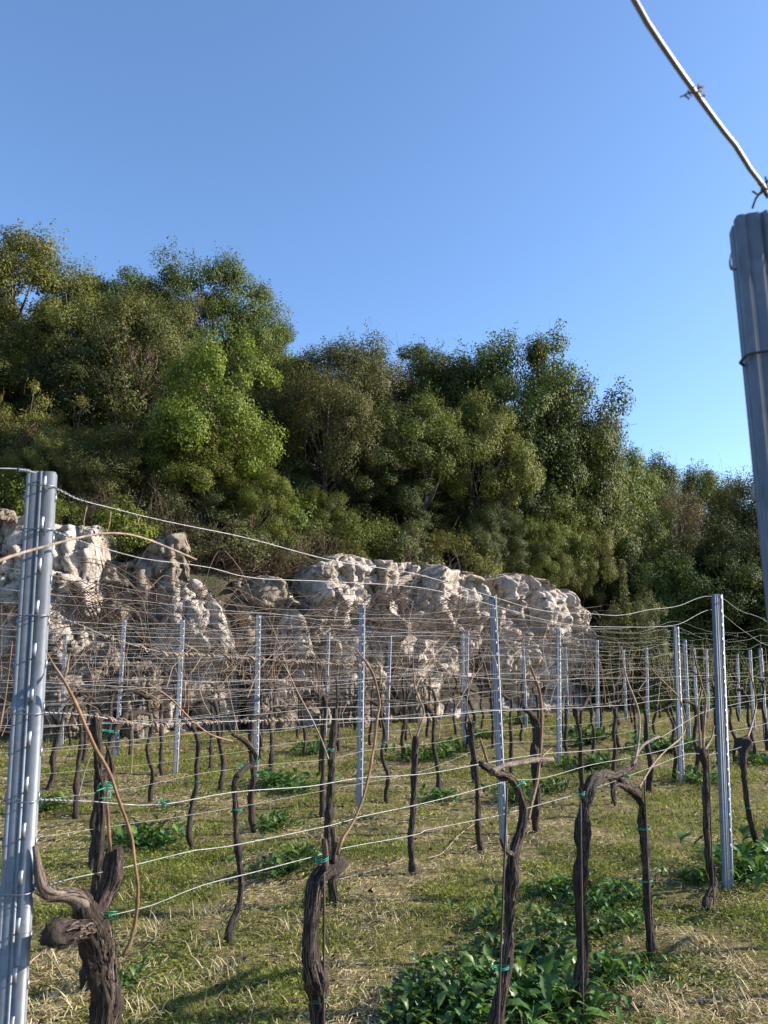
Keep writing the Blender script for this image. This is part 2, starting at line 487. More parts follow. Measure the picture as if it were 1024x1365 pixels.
def rock(cx, top, w, bot, Y, depth, label, seed, m='rock', n=70, rot=None, pw=3.6, cell=1.3, crack=.09, planes=13, taper=.12, tilt=0., name='rock_outcrop'):
    c_top, c_bot = at(cx, top, Y), at(cx, bot, Y)
    zc = (c_top[2] + c_bot[2]) / 2; hz = abs(c_top[2] - c_bot[2]) / 2; hx = w * 1.16 * Y / F / 2; hy = depth / 2
    C, Q = sphere_grid(n)
    d = unit(C)
    r = (np.abs(d) ** pw).sum(1) ** (-1 / pw)
    rp = np.random.default_rng(seed + 900)
    for _ in range(planes):                       # flat broken faces
        pn = unit(rp.normal(size=3)); hh = rp.uniform(.95, 1.22)
        dn = d @ pn
        r = np.where(dn > .05, np.minimum(r, hh / np.maximum(dn, .05)), r)
    P = d * r[:, None] * np.array([hx, hy, hz])
    f = P[:, 2] / hz
    P[:, :2] *= (1 - taper * (f + 1) / 2)[:, None]
    P[:, 0] += tilt * P[:, 2]
    nrm = unit(d * np.array([1 / hx, 1 / hy, 1 / hz]) * r[:, None])
    W = P + seed * 13.7
    big = fbm(W * .8, seed, 3) - .5
    warp = np.stack([vnoise(W * 1.7, seed + q) for q in (31, 32, 33)], 1) - .5
    d1, d2, idv, vec = worley((W + warp * .35) * np.array([1, 1, .7]) / cell, seed)
    tl = np.stack([_h((idv * 1e6).astype(np.int64), np.full(len(idv), q), np.zeros(len(idv), np.int64), 5) for q in (1, 2, 3)], 1) - .5
    facet = (vec * tl).sum(1) * .9 + (idv - .5) * .55
    ck = np.clip(1 - (d2 - d1) / .03, 0, 1)
    e1, e2, idw, vecw = worley((W + warp * .3) * np.array([1.2, 1.2, 1]) / (cell * .36), seed + 50)
    tw = np.stack([_h((idw * 1e6).astype(np.int64), np.full(len(idw), q), np.zeros(len(idw), np.int64), 9) for q in (1, 2, 3)], 1) - .5
    fac2 = (vecw * tw).sum(1) * .9 + (idw - .5) * .55
    ck2 = np.clip(1 - (e2 - e1) / .10, 0, 1)
    fine = fbm(W * 5, seed + 3, 4) - .5
    mn = min(hx, hy, hz, 1.2)
    rid = 1 - np.abs(2 * fbm(W * np.array([2.6, 2.6, 1.1]), seed + 77, 5) - 1)
    rid2 = 1 - np.abs(2 * fbm(W * np.array([1.2, 1.2, 3.4]) + warp * 1.5, seed + 79, 4) - 1)
    rough = fbm(W * np.array([2.2, 2.2, 1.7]), seed + 41, 6) - .5
    tilt1 = facet - (idv - .5) * .55; tilt2 = fac2 - (idw - .5) * .55
    disp = big * .5 * mn + tilt1 * .26 * cell * min(1, mn) + (idv - .5) * .09 * cell - ck * crack * .9 * min(cell, 1.2) + tilt2 * .13 * cell - ck2 * crack * .16 + (rough + .5 * fine) * .13 - rid ** 12 * .10 - rid2 ** 14 * .12
    P = P + nrm * disp[:, None]
    P = P.round(5)
    # weld the cube seams
    key, inv = np.unique(P, axis=0, return_inverse=True)
    o_ = MB(); o_.add(key, inv.reshape(-1)[Q])
    ob = o_.build(name, M[m], smooth=False)
    ob.location = (c_top[0], Y, zc); ob.rotation_euler.z = radians(33) if rot is None else radians(rot)
    return tag(ob, label, 'rock', 'limestone outcrops of the rock wall')


R = rock


def face(x0, Y0, x1, Y1, tops, label, seed, m='rock', lean=.22, side=.5, under=.24, res=.045, name='rock_outcrop', cw=1.0, rnd=1.0):
    """one block of the rock wall: front face from picture column x0 (distance Y0) to x1 (Y1), top outline `tops`"""
    A = at(x0, 945, Y0) * np.array([1, 1, 0]); B = at(x1, 945, Y1) * np.array([1, 1, 0])
    L = np.linalg.norm(B - A); t = (B - A) / L; nf = np.array([t[1], -t[0], 0])
    tp = np.array(tops, float)
    nu = int(L / res)
    us = np.concatenate([np.linspace(-1.6, -.06, 22), np.linspace(0, L, nu), L + np.linspace(.06, 1.6, 22)])
    uc = np.clip(us, 0, L); Yc = Y0 + (Y1 - Y0) * uc / L; px = np.interp(uc / L, [0, 1], [x0, x1])
    zt = np.array([at(x, y, Yy)[2] for x, y, Yy in zip(px, np.interp(px, tp[:, 0], tp[:, 1]), Yc)])
    nv = int((zt.max() + .4) / res)
    vs = np.concatenate([np.linspace(0, 1, nv), 1 + np.linspace(.06, 2.4, 34) / 2.4])
    UU, VV = np.meshgrid(us, vs); ZT = np.repeat(zt[None, :], len(vs), 0); UC = np.clip(UU, 0, L)
    v = np.clip(VV, 0, 1); z = -.35 + v * (ZT + .35); z = z + np.clip(VV - 1, 0, 1) * .35
    over_u = np.maximum(-UU, UU - L); bu = np.clip(over_u, 0, None); bv = np.clip(VV - 1, 0, 1) * 2.4
    W = (A + t * UC[..., None] + UP * z[..., None]) - nf * (bu + bv)[..., None]
    Q3 = W.reshape(-1, 3) + seed * 3.17
    warp = np.stack([fbm(Q3 * 1.3, seed + q, 3) for q in (61, 62, 63)], 1) - .5
    d1, d2, idv, vec = worley((Q3 + warp * .3) * np.array([1, 1, .8]) / cw, seed)
    e1, e2, idw, vecw = worley((Q3 + warp * .25) * np.array([1.1, 1.1, .95]) / (cw * .38), seed + 50)
    hsh = lambda a, k: np.stack([_h((a * 1e6).astype(np.int64), np.full(len(a), q), np.zeros(len(a), np.int64), k) for q in (1, 2, 3)], 1) - .5
    big = fbm(Q3 * np.array([.55, .55, .35]), seed + 4, 3) - .5
    mid = fbm(Q3 * np.array([1.3, 1.3, .8]), seed + 5, 3) - .5
    fine = fbm(Q3 * np.array([3.5, 3.5, 2.6]), seed + 6, 6) - .5
    qq = (mid + .5) * 9; fr = qq - np.floor(qq); terr = (np.floor(qq) + np.clip((fr - .5) / .22 + .5, 0, 1)) / 9 - .5
    fl = 1 - np.abs(2 * fbm(Q3 * np.array([2.4, 2.4, .7]) + warp, seed + 7, 4) - 1)
    bed = 1 - np.abs(2 * fbm(Q3 * np.array([.6, .6, 3.0]) + warp, seed + 8, 3) - 1)
    D = big * .75 + terr * .40 + (vec * hsh(idv, 5)).sum(1) * .62 * cw + (idv - .5) * .20 + (vecw * hsh(idw, 9)).sum(1) * .42 * cw + (idw - .5) * .035 + fine * .20
    D = D - np.clip(1 - (d2 - d1) / .055, 0, 1) * .20 - np.clip(1 - (e2 - e1) / .06, 0, 1) * .03 - fl ** 9 * .24 - bed ** 14 * .12
    D = D.reshape(UU.shape)
    # rounding of the ends and of the top, undercut foot
    e = np.clip(1 - np.minimum(UC, L - UC) / (side + 1e-6), 0, 1)
    k = np.clip((v - (1 - lean)) / lean, 0, 1)
    D = D - e ** 2.4 * side * .55 * rnd - k ** 2.6 * .32 * rnd - lean * v * .6
    zz = z / 1.5
    D = D - under * np.clip(1 - np.abs(zz - .35) / .75, 0, 1) * (.5 + 1.2 * fbm(Q3 * np.array([1.6, 1.6, .25]), seed + 33, 2).reshape(UU.shape))
    topw = (fbm(Q3 * np.array([1.1, 1.1, .1]), seed + 15, 4).reshape(UU.shape) - .5) * .5 * v ** 3
    W = W + nf * D[..., None] + UP * (topw + fine.reshape(UU.shape) * .12 * v)[..., None] + t * (fine.reshape(UU.shape) * .08)[..., None]
    nx, ny = len(us), len(vs)
    i_ = np.arange(ny - 1)[:, None] * nx + np.arange(nx - 1)[None, :]
    c = (A + B) / 2
    mb = MB(); mb.add(W.reshape(-1, 3) - c, np.stack([i_, i_ + 1, i_ + nx + 1, i_ + nx], -1).reshape(-1, 4))
    o = mb.build(name, M[m], None, False); o.location = c
    return tag(o, label, 'rock', 'limestone outcrops of the rock wall')


face(-330, 15.0, -40, 15.4, [(-330, 690), (-40, 690)], 'pale limestone block running out of the left edge', 31, res=.09)
face(-45, 15.4, 122, 15.7, [(-45, 690), (0, 692), (60, 700), (98, 700), (112, 720), (122, 770)], 'broad pale limestone block rising behind the tall steel post on the left', 32, cw=1.5)
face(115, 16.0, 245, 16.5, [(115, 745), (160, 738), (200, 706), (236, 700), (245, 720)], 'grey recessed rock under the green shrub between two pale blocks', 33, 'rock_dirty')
face(198, 15.9, 328, 16.6, [(198, 850), (210, 815), (226, 790), (252, 775), (285, 783), (305, 815), (320, 865), (328, 920)], 'rounded pale boulder bulging behind the two slim posts', 34, lean=.35, side=.6, cw=1.5, under=.15)
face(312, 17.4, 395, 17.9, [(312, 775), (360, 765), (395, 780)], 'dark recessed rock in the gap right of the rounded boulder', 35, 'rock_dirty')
face(380, 17.2, 436, 17.6, [(380, 845), (397, 788), (410, 800), (436, 880)], 'narrow pointed pale slab left of the main cliff', 36, lean=.4, side=.35, under=.15)
face(424, 18.0, 528, 19.1, [(424, 775), (440, 750), (470, 737), (500, 734), (528, 744)], 'tall pale cliff block under the slender tree', 37, cw=1.7, side=.3)
face(520, 19.0, 656, 20.9, [(520, 746), (560, 748), (600, 752), (640, 757), (656, 768)], 'wide pale cliff face in the middle of the wall', 38, cw=1.8, side=.25)
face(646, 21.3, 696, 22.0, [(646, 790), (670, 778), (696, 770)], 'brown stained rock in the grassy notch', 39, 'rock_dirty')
face(682, 21.1, 772, 22.9, [(682, 770), (698, 761), (725, 763), (748, 773), (772, 788)], 'sloping pale rock right of the grassy notch', 40, cw=1.6, side=.3)
face(764, 23.0, 810, 23.9, [(764, 787), (780, 784), (797, 796), (806, 815), (810, 850)], 'cracked pale rock near the right end of the wall', 41, cw=1.2, side=.35)
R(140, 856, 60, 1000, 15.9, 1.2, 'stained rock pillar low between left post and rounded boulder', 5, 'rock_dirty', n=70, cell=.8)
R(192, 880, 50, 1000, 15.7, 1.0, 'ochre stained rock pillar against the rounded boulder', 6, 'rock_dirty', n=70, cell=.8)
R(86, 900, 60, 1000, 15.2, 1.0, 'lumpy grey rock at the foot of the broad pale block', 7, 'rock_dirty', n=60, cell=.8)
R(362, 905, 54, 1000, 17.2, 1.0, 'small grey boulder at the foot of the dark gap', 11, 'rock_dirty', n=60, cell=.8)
R(8, 680, 26, 700, 15.6, .6, 'small dark stone lying on top of the left block', 25, 'rock_dirty', n=30, cell=.8, name='stone')
R(430, 748, 26, 772, 18.4, .6, 'small pale stone on the left shoulder of the main cliff', 26, n=30, cell=.8, name='stone')
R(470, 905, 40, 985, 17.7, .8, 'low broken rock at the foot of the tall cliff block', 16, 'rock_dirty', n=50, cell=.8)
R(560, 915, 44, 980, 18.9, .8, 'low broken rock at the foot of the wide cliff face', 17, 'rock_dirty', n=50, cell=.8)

# ------------------------------------------------------------------ trees and shrubs
def crown_pts(seed, rx, rz, zc, nclump, per, cr, rng, low=-.65, lobes=.5):
    """clump centres and leaf points for an uneven crown"""
    C = []
    while len(C) < nclump:
        d = unit(rng.normal(size=3))
        if d[2] < low: continue
        rr = 1 + lobes * 2 * (vnoise((d * 1.7 + seed * 3.1)[None])[0] - .5)
        f = rng.uniform(.45, 1.0) ** .6
        C.append(d * rr * f * np.array([rx, rx, rz]) + np.array([0, 0, zc]))
    C = np.array(C)
    rad = rng.uniform(.6, 1.25, nclump) * cr
    pts, nr = [], []
    for c, r in zip(C, rad):
        d = unit(rng.normal(size=(per, 3)))
        q = d * (rng.uniform(.15, 1, per) ** .5)[:, None] * r * np.array([1.1, 1.1, .8])
        # small sprigs poking out
        k = per // 11
        sp = unit(rng.normal(size=(6, 3)) + np.array([0, 0, .6]))
        q[:k] = sp[rng.integers(0, 6, k)] * rng.uniform(.8, 1.35, k)[:, None] * r + rng.normal(size=(k, 3)) * .05
        pts.append(c + q)
        out = unit(c - np.array([0, 0, zc]))
        nr.append(unit(d * .85 + out * .4 + np.array([0, 0, .45]) + rng.normal(size=(per, 3)) * .38))
    return C, np.concatenate(pts), np.concatenate(nr)


PROTO = {}
def proto(key, name, lm, tm, seed, rx=2.2, rz=2.4, zc=3.4, nclump=90, per=520, cr=.52, L=.078, W=.046, tr=.12, twigs=1, low=-.65, cat='tree', lobes=.36):
    rng = np.random.default_rng(seed)
    root = thing(name, key, cat)
    C, P, Nn = crown_pts(seed, rx, rz, zc, nclump, per, cr, rng, low, lobes)
    m = MB(); leaves(m, P, Nn, rng.uniform(.7, 1.3, len(P)) * L, rng.uniform(.7, 1.3, len(P)) * W, rng)
    m.build('crown', M[lm], root)
    m = MB()
    top = np.array([rng.normal() * .3, rng.normal() * .3, zc + rz * .5])
    tp = smooth_path(np.array([[0, 0, -.6], [rng.normal() * .08, rng.normal() * .08, zc * .3], [rng.normal() * .2, rng.normal() * .2, zc * .65], top]), .15)
    fr = np.linspace(0, 1, len(tp))
    tube(m, tp, tr * (1.15 - .9 * fr), 8, .3, seed)
    for c in C[rng.permutation(len(C))[:26 * twigs]]:
        b = tp[int(np.clip((.18 + .75 * np.clip(c[2] / (zc + rz), 0, 1)) * len(tp) * .75, 1, len(tp) - 2))]
        mid = (b + c) / 2 + rng.normal(size=3) * .18 + np.array([0, 0, -.1])
        q = smooth_path(np.array([b, mid, c]), .15)
        tube(m, q, tr * .38 * np.linspace(1, .15, len(q)), 4, cap=False)
        for _ in range(3 * twigs):
            e = c + rng.normal(size=3) * cr * .9
            s0 = q[int(len(q) * rng.uniform(.4, .95))]
            q2 = smooth_path(np.array([s0, (s0 + e) / 2 + rng.normal(size=3) * .1, e]), .15)
            tube(m, q2, tr * .10 * np.linspace(1, .25, len(q2)), 3, cap=False)
    m.build('trunk', M[tm], root)
    z = P[:, 2]; PROTO[key] = [root, np.percentile(z, 99.7), (np.percentile(P[:, 0], 98.5) - np.percentile(P[:, 0], 1.5) + np.percentile(P[:, 1], 98.5) - np.percentile(P[:, 1], 1.5)) / 2, False]


proto('oakA', 'oak_tree', 'oak', 'trunk', 1, lobes=.42)
proto('oakB', 'oak_tree', 'oak', 'trunk', 2, rx=2.0, rz=2.7, nclump=60, lobes=.48)
proto('oliveA', 'evergreen_tree', 'olive', 'trunk', 3, per=540)
proto('oliveB', 'evergreen_tree', 'olive', 'trunk', 4, rx=2.4, rz=2.1)
proto('brownA', 'evergreen_tree', 'brown', 'twig', 5, twigs=2, per=480, L=.070)
proto('brownB', 'evergreen_tree', 'brown', 'trunk', 6, per=520, L=.070)
proto('brightA', 'broadleaf_tree', 'bright', 'twig', 7, per=520, L=.08, W=.05, cr=.5)
proto('midA', 'broadleaf_tree', 'mid', 'trunk', 8, per=540)
proto('midB', 'broadleaf_tree', 'mid', 'trunk_pale', 9, rx=2.0, rz=1.9, zc=3.9, nclump=60, per=560, tr=.09)
proto('darkA', 'evergreen_tree', 'dark', 'trunk', 10, rx=2.4, rz=2.8, zc=3.2, low=-.9)
proto('darkB', 'evergreen_tree', 'dark', 'twig', 11, per=560, low=-.9)
proto('greyA', 'evergreen_shrub', 'grey', 'twig', 22, low=-.9)
proto('purpleA', 'bare_tree', 'purple', 'twig', 12, per=110, twigs=3, L=.06)
proto('heath', 'heath_shrub', 'heath', 'twig', 13, rx=.7, rz=.9, zc=.9, nclump=46, per=200, cr=.17, L=.05, W=.016, tr=.04, cat='shrub')
proto('shrubG', 'leafy_shrub', 'bright', 'twig', 14, rx=.9, rz=.7, zc=.7, nclump=46, per=150, cr=.26, L=.065, W=.032, tr=.04, low=-.9, cat='shrub')
proto('shrubM', 'leafy_shrub', 'mid', 'twig', 15, rx=.9, rz=.8, zc=.75, nclump=46, per=150, cr=.28, L=.07, W=.035, tr=.04, low=-.9, cat='shrub')
proto('shrubY', 'leafy_shrub', 'olive', 'twig', 16, rx=.9, rz=.8, zc=.75, nclump=50, per=170, cr=.26, L=.055, W=.024, tr=.04, low=-.9, cat='shrub')
proto('shrubK', 'grey_shrub', 'grey', 'twig', 17, rx=.9, rz=.8, zc=.75, nclump=46, per=110, cr=.27, L=.065, W=.034, tr=.04, twigs=2, low=-.9, cat='shrub')
proto('bramble', 'bramble_bush', 'mid', 'twig', 20, rx=1.7, rz=1.0, zc=.8, nclump=90, per=190, cr=.3, L=.06, W=.034, tr=.04, low=-.9, cat='bramble')
proto('shrubD', 'dark_shrub', 'dark', 'twig', 18, rx=.9, rz=.8, zc=.75, nclump=46, per=160, cr=.28, L=.075, W=.04, tr=.04, low=-.9, cat='shrub')
proto('shrubB', 'twiggy_shrub', 'brown', 'twig', 19, rx=.9, rz=.8, zc=.75, nclump=40, per=70, cr=.3, L=.05, W=.02, tr=.05, twigs=3, low=-.9, cat='shrub')


TALL = {'shrubG': 'brightA', 'shrubM': 'midA', 'shrubY': 'oliveB', 'shrubK': 'greyA', 'shrubD': 'darkB', 'shrubB': 'brownA'}


def plant(key, px, top, wpx, Y, label, group=None, minr=.0):
    if px < 800:                              # keep everything on the slope, behind the rock faces
        for _ in range(3):
            Y = max(Y, float(np.interp(at(px, top, Y)[0], CL[:, 0], CL[:, 1])) + (2.0 if key.startswith(('shrub', 'heath')) else 3.6))
    t = at(px, top, Y)
    z0 = float(hill(t[0], Y))
    if key.startswith('shrub') and t[2] - z0 > 2.0: key = TALL[key]
    root, h, w, used = PROTO[key]
    o = dup(root, label) if used else root
    PROTO[key][3] = True
    o['label'] = label
    if group: o['group'] = group
    elif 'group' in o: del o['group']
    sx = wpx * Y / F / w; lim = 1.2 if px < 560 else 1.38 if top < 500 else 1.6
    sz = (t[2] - z0) / h
    if sz > sx * lim:                       # raise slim ones rather than stretch them: widen a little
        sx = sz / lim
    if sz < sx * .6: sz = sx * .6; z0 = t[2] - sz * h
    o.location = (t[0], Y, z0)
    o.scale = (sx, sx, sz)
    o.rotation_euler.z = RNG.uniform(0, 2 * pi)
    return o


TG = 'trees on the wooded slope'
T_ = [
    ('oliveA', 35, 318, 210, 27, 'tall olive green tree at the top left skyline'),
    ('oliveB', -75, 325, 230, 27.5, 'olive green tree cut off by the left edge'),
    ('oliveB', 118, 368, 150, 25, 'olive brown tree stepping down right of the tallest left tree'),
    ('oakA', 185, 374, 150, 28, 'dark tree behind the brownish twiggy tree on the left skyline'),
    ('brownA', 225, 392, 120, 26, 'reddish brown thin tree on the left skyline'),
    ('midA', 290, 350, 170, 27, 'mid green pointed tree above the bright broadleaf tree'),
    ('midA', 350, 425, 90, 28, 'small mid green tree with a sprig stuck out to the right'),
    ('oakA', 345, 470, 130, 25, 'shaded green tree in the dip of the skyline'),
    ('brownB', 440, 452, 140, 25, 'brown olive rounded tree left of centre on the skyline'),
    ('brownB', 500, 482, 110, 26.5, 'small brown olive tree behind the rounded one'),
    ('oakA', 557, 463, 120, 28, 'dark crowned tree in the centre of the skyline'),
    ('oliveA', 615, 482, 130, 28, 'olive tree right of centre on the skyline'),
    ('oakA', 682, 450, 120, 27, 'tallest dark oak on the right part of the skyline'),
    ('oakB', 726, 466, 80, 27.5, 'slim dark oak close beside the tallest right one'),
    ('oakB', 772, 520, 70, 27, 'dark oak leaning out over the right slope'),
    ('midA', 752, 560, 110, 27, 'mid green tree below the leaning oak'),
    ('midA', 805, 590, 100, 30, 'green tree on the right shoulder of the slope'),
    ('oakA', 845, 622, 90, 34, 'green tree in the saddle right of the slope'),
    ('oakA', 878, 610, 80, 37, 'small pointed dark tree on the far right skyline'),
    ('midA', 940, 622, 90, 38, 'bright green tree on the far right skyline'),
    ('purpleA', 895, 650, 110, 32, 'bare purplish tree in front of the far right skyline'),
    ('brownB', 1000, 628, 120, 34, 'olive brown tree beside the near right post'),
    ('oakA', 1075, 620, 150, 34, 'oak cut off by the right edge'),
    # middle band
    ('darkA', 45, 430, 200, 23, 'dark bushy tree below the tall left tree'),
    ('oliveA', -40, 450, 200, 22, 'olive tree low at the left edge'),
    ('darkB', 110, 460, 150, 22, 'shaded tree with bare branches on the left slope'),
    ('brownA', 190, 392, 170, 22.5, 'brownish twiggy tree with bare limbs showing'),
    ('brightA', 285, 455, 130, 19.6, 'bright green broadleaf tree lit by the sun'),
    ('brightA', 262, 570, 120, 18.8, 'low bright green broadleaf tree under the larger one'),
    ('darkA', 375, 500, 120, 23, 'dark tree right of the bright broadleaf tree'),
    ('brownB', 440, 500, 140, 22, 'brown olive tree hanging over a dark hollow'),
    ('darkA', 500, 560, 140, 23, 'deep shaded tree behind the slender pale trunk'),
    ('midB', 556, 528, 110, 21.5, 'slender tree with a pale trunk at the cliff edge'),
    ('oliveA', 632, 525, 130, 24, 'olive green tree right of the slender tree'),
    ('midA', 700, 530, 110, 25, 'mid green tree under the tallest dark oak'),
    ('oliveB', 755, 590, 110, 25.5, 'yellowish olive tree at the right end of the slope'),
    ('darkB', 672, 590, 110, 23, 'dark tree above the pale leaved shrub'),
    ('darkA', 840, 668, 110, 29, 'dark tree filling the corner beyond the rock wall'),
    ('darkA', 905, 680, 150, 28, 'dark tree above the low bramble bank'),
    ('darkB', 985, 690, 150, 27, 'dark tree left of the near right post'),
    ('darkA', 1070, 670, 170, 27, 'dark tree beyond the right edge'),
    ('oakA', 880, 745, 120, 26, 'low dark oak over the bramble bank'),
    ('oakA', 960, 735, 130, 25.6, 'low green oak behind the tallest right hand post'),
    ('darkB', 1030, 740, 120, 25.5, 'low dark tree at the right edge'),
]
for a in T_: plant(*a, group=TG)
SG = 'shrubs along the top of the rock wall'
S_ = [
    ('heath', 38, 505, 66, 19, 'pale yellowish heath shrub high on the left slope'),
    ('heath', 92, 530, 50, 19, 'small pale heath shrub right of the larger one'),
    ('heath', 10, 530, 50, 19, 'pale heath shrub at the left edge'),
    ('shrubY', 90, 570, 80, 17.8, 'yellow green shrub above the left block'),
    ('shrubY', 35, 590, 80, 17.6, 'yellow green shrub beside the top of the left post'),
    ('shrubG', 18, 630, 80, 16.8, 'green shrub behind the top of the left post'),
    ('shrubG', 85, 660, 70, 16.6, 'green shrub just right of the left post'),
    ('shrubG', 162, 662, 84, 16.6, 'bright green shrub drooping over the grey recess'),
    ('shrubB', 130, 640, 90, 17.4, 'bare twiggy shrub behind the bright drooping shrub'),
    ('shrubB', 205, 640, 110, 17.8, 'bare twiggy shrub left of the grey green shrub'),
    ('shrubB', 255, 690, 90, 17.4, 'twiggy brown shrub above the rounded boulder'),
    ('shrubK', 305, 685, 110, 17.2, 'grey green shrub above the dark gap'),
    ('shrubK', 245, 720, 70, 16.9, 'small grey green shrub above the rounded boulder'),
    ('shrubG', 350, 620, 60, 18.4, 'small bright shrub under the broadleaf tree'),
    ('shrubM', 385, 650, 90, 19.2, 'green shrub left of the brown hollow'),
    ('shrubB', 365, 690, 80, 18.4, 'thin brown shrub above the narrow slab'),
    ('shrubM', 435, 655, 80, 19.8, 'green shrub in the hollow above the cliff'),
    ('shrubB', 420, 700, 80, 19, 'thin brown shrub at the left end of the main cliff'),
    ('shrubM', 470, 680, 80, 20, 'green shrub at the foot of the dark hollow'),
    ('shrubY', 462, 715, 50, 19.4, 'small olive shrub on the lip of the main cliff'),
    ('shrubK', 545, 695, 70, 19.9, 'pale grey shrub at the foot of the slender tree'),
    ('shrubM', 515, 690, 70, 20.6, 'green shrub left of the slender trunk'),
    ('shrubY', 600, 705, 90, 20.4, 'yellow green shrub on the lip of the middle block'),
    ('shrubG', 640, 720, 60, 20.8, 'bright little shrub left of the grassy notch'),
    ('shrubD', 655, 665, 90, 22.8, 'dark shrub above the middle block'),
    ('shrubK', 640, 690, 60, 21.2, 'pale leaved shrub above the grassy notch'),
    ('shrubM', 705, 690, 80, 23.8, 'green shrub above the sloping rock'),
    ('shrubY', 762, 685, 90, 24.6, 'large olive shrub above the right end of the wall'),
    ('shrubY', 735, 722, 50, 22.2, 'olive shrub above the sloping rock'),
    ('shrubG', 735, 640, 80, 25, 'bright shrub below the yellowish olive tree'),
    ('shrubB', 680, 745, 60, 21.5, 'dry brown shrub in the grassy notch'),
    ('shrubD', 815, 720, 80, 26, 'dark shrub behind the right end of the wall'),
    ('shrubK', 845, 790, 50, 22.6, 'pale leafy weed under the flowering stalk'),
]
for a in S_: plant(a[0], a[1], a[2], a[3], a[4] + .75, a[5], group=SG)
BG = 'bramble bushes at the foot of the right slope'
for a in [('bramble', 842, 838, 90, 23.4, 'green bramble bush beside the right end of the wall'),
          ('bramble', 905, 835, 110, 24.6, 'green bramble bush behind the pair of tall posts'),
          ('bramble', 965, 845, 90, 24.2, 'bright bramble bush left of the tallest right hand post'),
          ('bramble', 1025, 840, 110, 24.6, 'bramble bush at the right edge'),
          ('bramble', 880, 872, 130, 23.2, 'low bramble bush spilling onto the grass'),
          ('bramble', 935, 812, 110, 26, 'bramble bush climbing under the dark trees')]:
    plant(*a, group=BG)

rg = np.random.default_rng(77)
for i in range(34):
    X = rg.uniform(-13, 6); b = rg.uniform(1.5, 9); Y = np.interp(X, CL[:, 0], CL[:, 1]) + b + 1.4
    key = ('darkB', 'darkA', 'brownA', 'darkB', 'darkA')[i % 5]  # mostly dark-leaved kinds: the shade under the crowns is put into leaf colour
    root, h, w_, used = PROTO[key]
    o = dup(root, 'shadowed undergrowth shrub beneath the trees of the slope', 'undergrowth beneath the trees') if used else root
    PROTO[key][3] = True
    sc_ = rg.uniform(.38, .55); o.location = (X, Y, float(hill(X, Y)) - .3); o.scale = (sc_ * 1.15, sc_ * 1.15, sc_ * .85); o.rotation_euler.z = rg.uniform(0, 6.28)
for root, h, w_, used in PROTO.values():
    if not used:
        for ch in list(root.children): bpy.data.objects.remove(ch)
        bpy.data.objects.remove(root)

# tall pale flowering stalk by the right end of the wall
fs = thing('flowering_stalk', 'tall pale leafy stalk standing right of the rock wall', 'plant', at(838, 900, 22.4) * np.array([1, 1, 0]))
rg = np.random.default_rng(5)
m_ = MB(); hz = at(838, 748, 22.4)[2]
tube(m_, smooth_path(np.array([[0, 0, -.1], [.04, 0, hz * .5], [-.03, 0, hz]]), .1), .018, 5)
m_.build('stem', M['twig'], fs)
m_ = MB(); k = 900; zz = rg.uniform(.35, 1, k) * hz; rr = .28 * (1.08 - zz / hz) + .06; an = rg.uniform(0, 2 * pi, k)
leaves(m_, np.stack([np.cos(an) * rr * rg.uniform(.3, 1, k), np.sin(an) * rr, zz + rg.normal(size=k) * .05], 1), unit(rg.normal(size=(k, 3)) + UP), .11, .05, rg)
m_.build('leaves', M['grey'], fs)

# dry bramble tangles on the rock face
def tangle(px0, px1, y0, y1, Y, n, label, seed, mt='bramble'):
    rng = np.random.default_rng(seed)
    m = MB()
    c = at((px0 + px1) / 2, y1, Y)
    for _ in range(n):
        a = at(rng.uniform(px0, px1), rng.uniform(y0, y1), Y + rng.uniform(-.5, .5))
        ln = rng.uniform(.5, 1.7); d = unit(np.array([rng.normal(), rng.normal() * .5, rng.normal() * .35])) * ln
        b = a + d * .5 + UP * rng.uniform(-.05, .22); e = a + d - UP * rng.uniform(0, .3)
        q = smooth_path(np.array([a, b, e]), .22) - c
        tube(m, q, rng.uniform(.004, .011), 3, cap=False)
    o = m.build('dry_bramble', M[mt]); o.location = c
    return tag(o, label, 'bramble', 'dry brambles tangled on the rock face')


tangle(70, 200, 775, 835, 14.7, 110, 'brown dry bramble tangle between left post and rounded boulder', 1)
tangle(190, 300, 780, 840, 14.6, 50, 'thin dry bramble over the rounded boulder', 2)
tangle(310, 420, 790, 880, 16.2, 90, 'dry bramble tangle in the dark gap', 3)
tangle(420, 560, 800, 850, 17.2, 140, 'dry bramble along the foot of the tall cliff block', 4)
tangle(560, 680, 800, 850, 18.4, 120, 'dry bramble across the middle of the wall', 5)
tangle(680, 800, 815, 870, 20.4, 70, 'dry bramble in front of the sloping rock', 6)
tangle(0, 90, 830, 900, 14.5, 50, 'dry bramble at the far left foot of the wall', 7)
tangle(430, 620, 850, 930, 17.0, 60, 'thin dry bramble hanging low under the main cliff', 8)
tangle(120, 330, 850, 940, 14.5, 50, 'thin dry bramble hanging over the stained pillars', 9)

# ------------------------------------------------------------------ posts
PW = [(-33, 44), (-33, 26), (-31, 24), (-31, 18), (-33, 16), (-33, 8), (-31.5, 6.5), (-31.5, 5), (-32.5, 3.5), (-31, 1.2), (-29, 0), (-24, -.3), (-22.8, .8), (-21, .8), (-19.8, -.4), (-10, -.6),
      (-7.5, -.5), (-6, 1.4), (-3.5, 1.4), (-2.5, -1.2), (-1, -2.2), (1.2, -2.2), (2.8, -1.2), (4, 1.7), (6, 1.7), (8.5, -.8), (13, -2.4), (18, -3.0), (23, -2.7), (28, -1.2), (31.5, 3), (32.5, 9),
      (32.5, 20), (30, 22), (30, 28), (32.5, 30), (32.5, 44)]


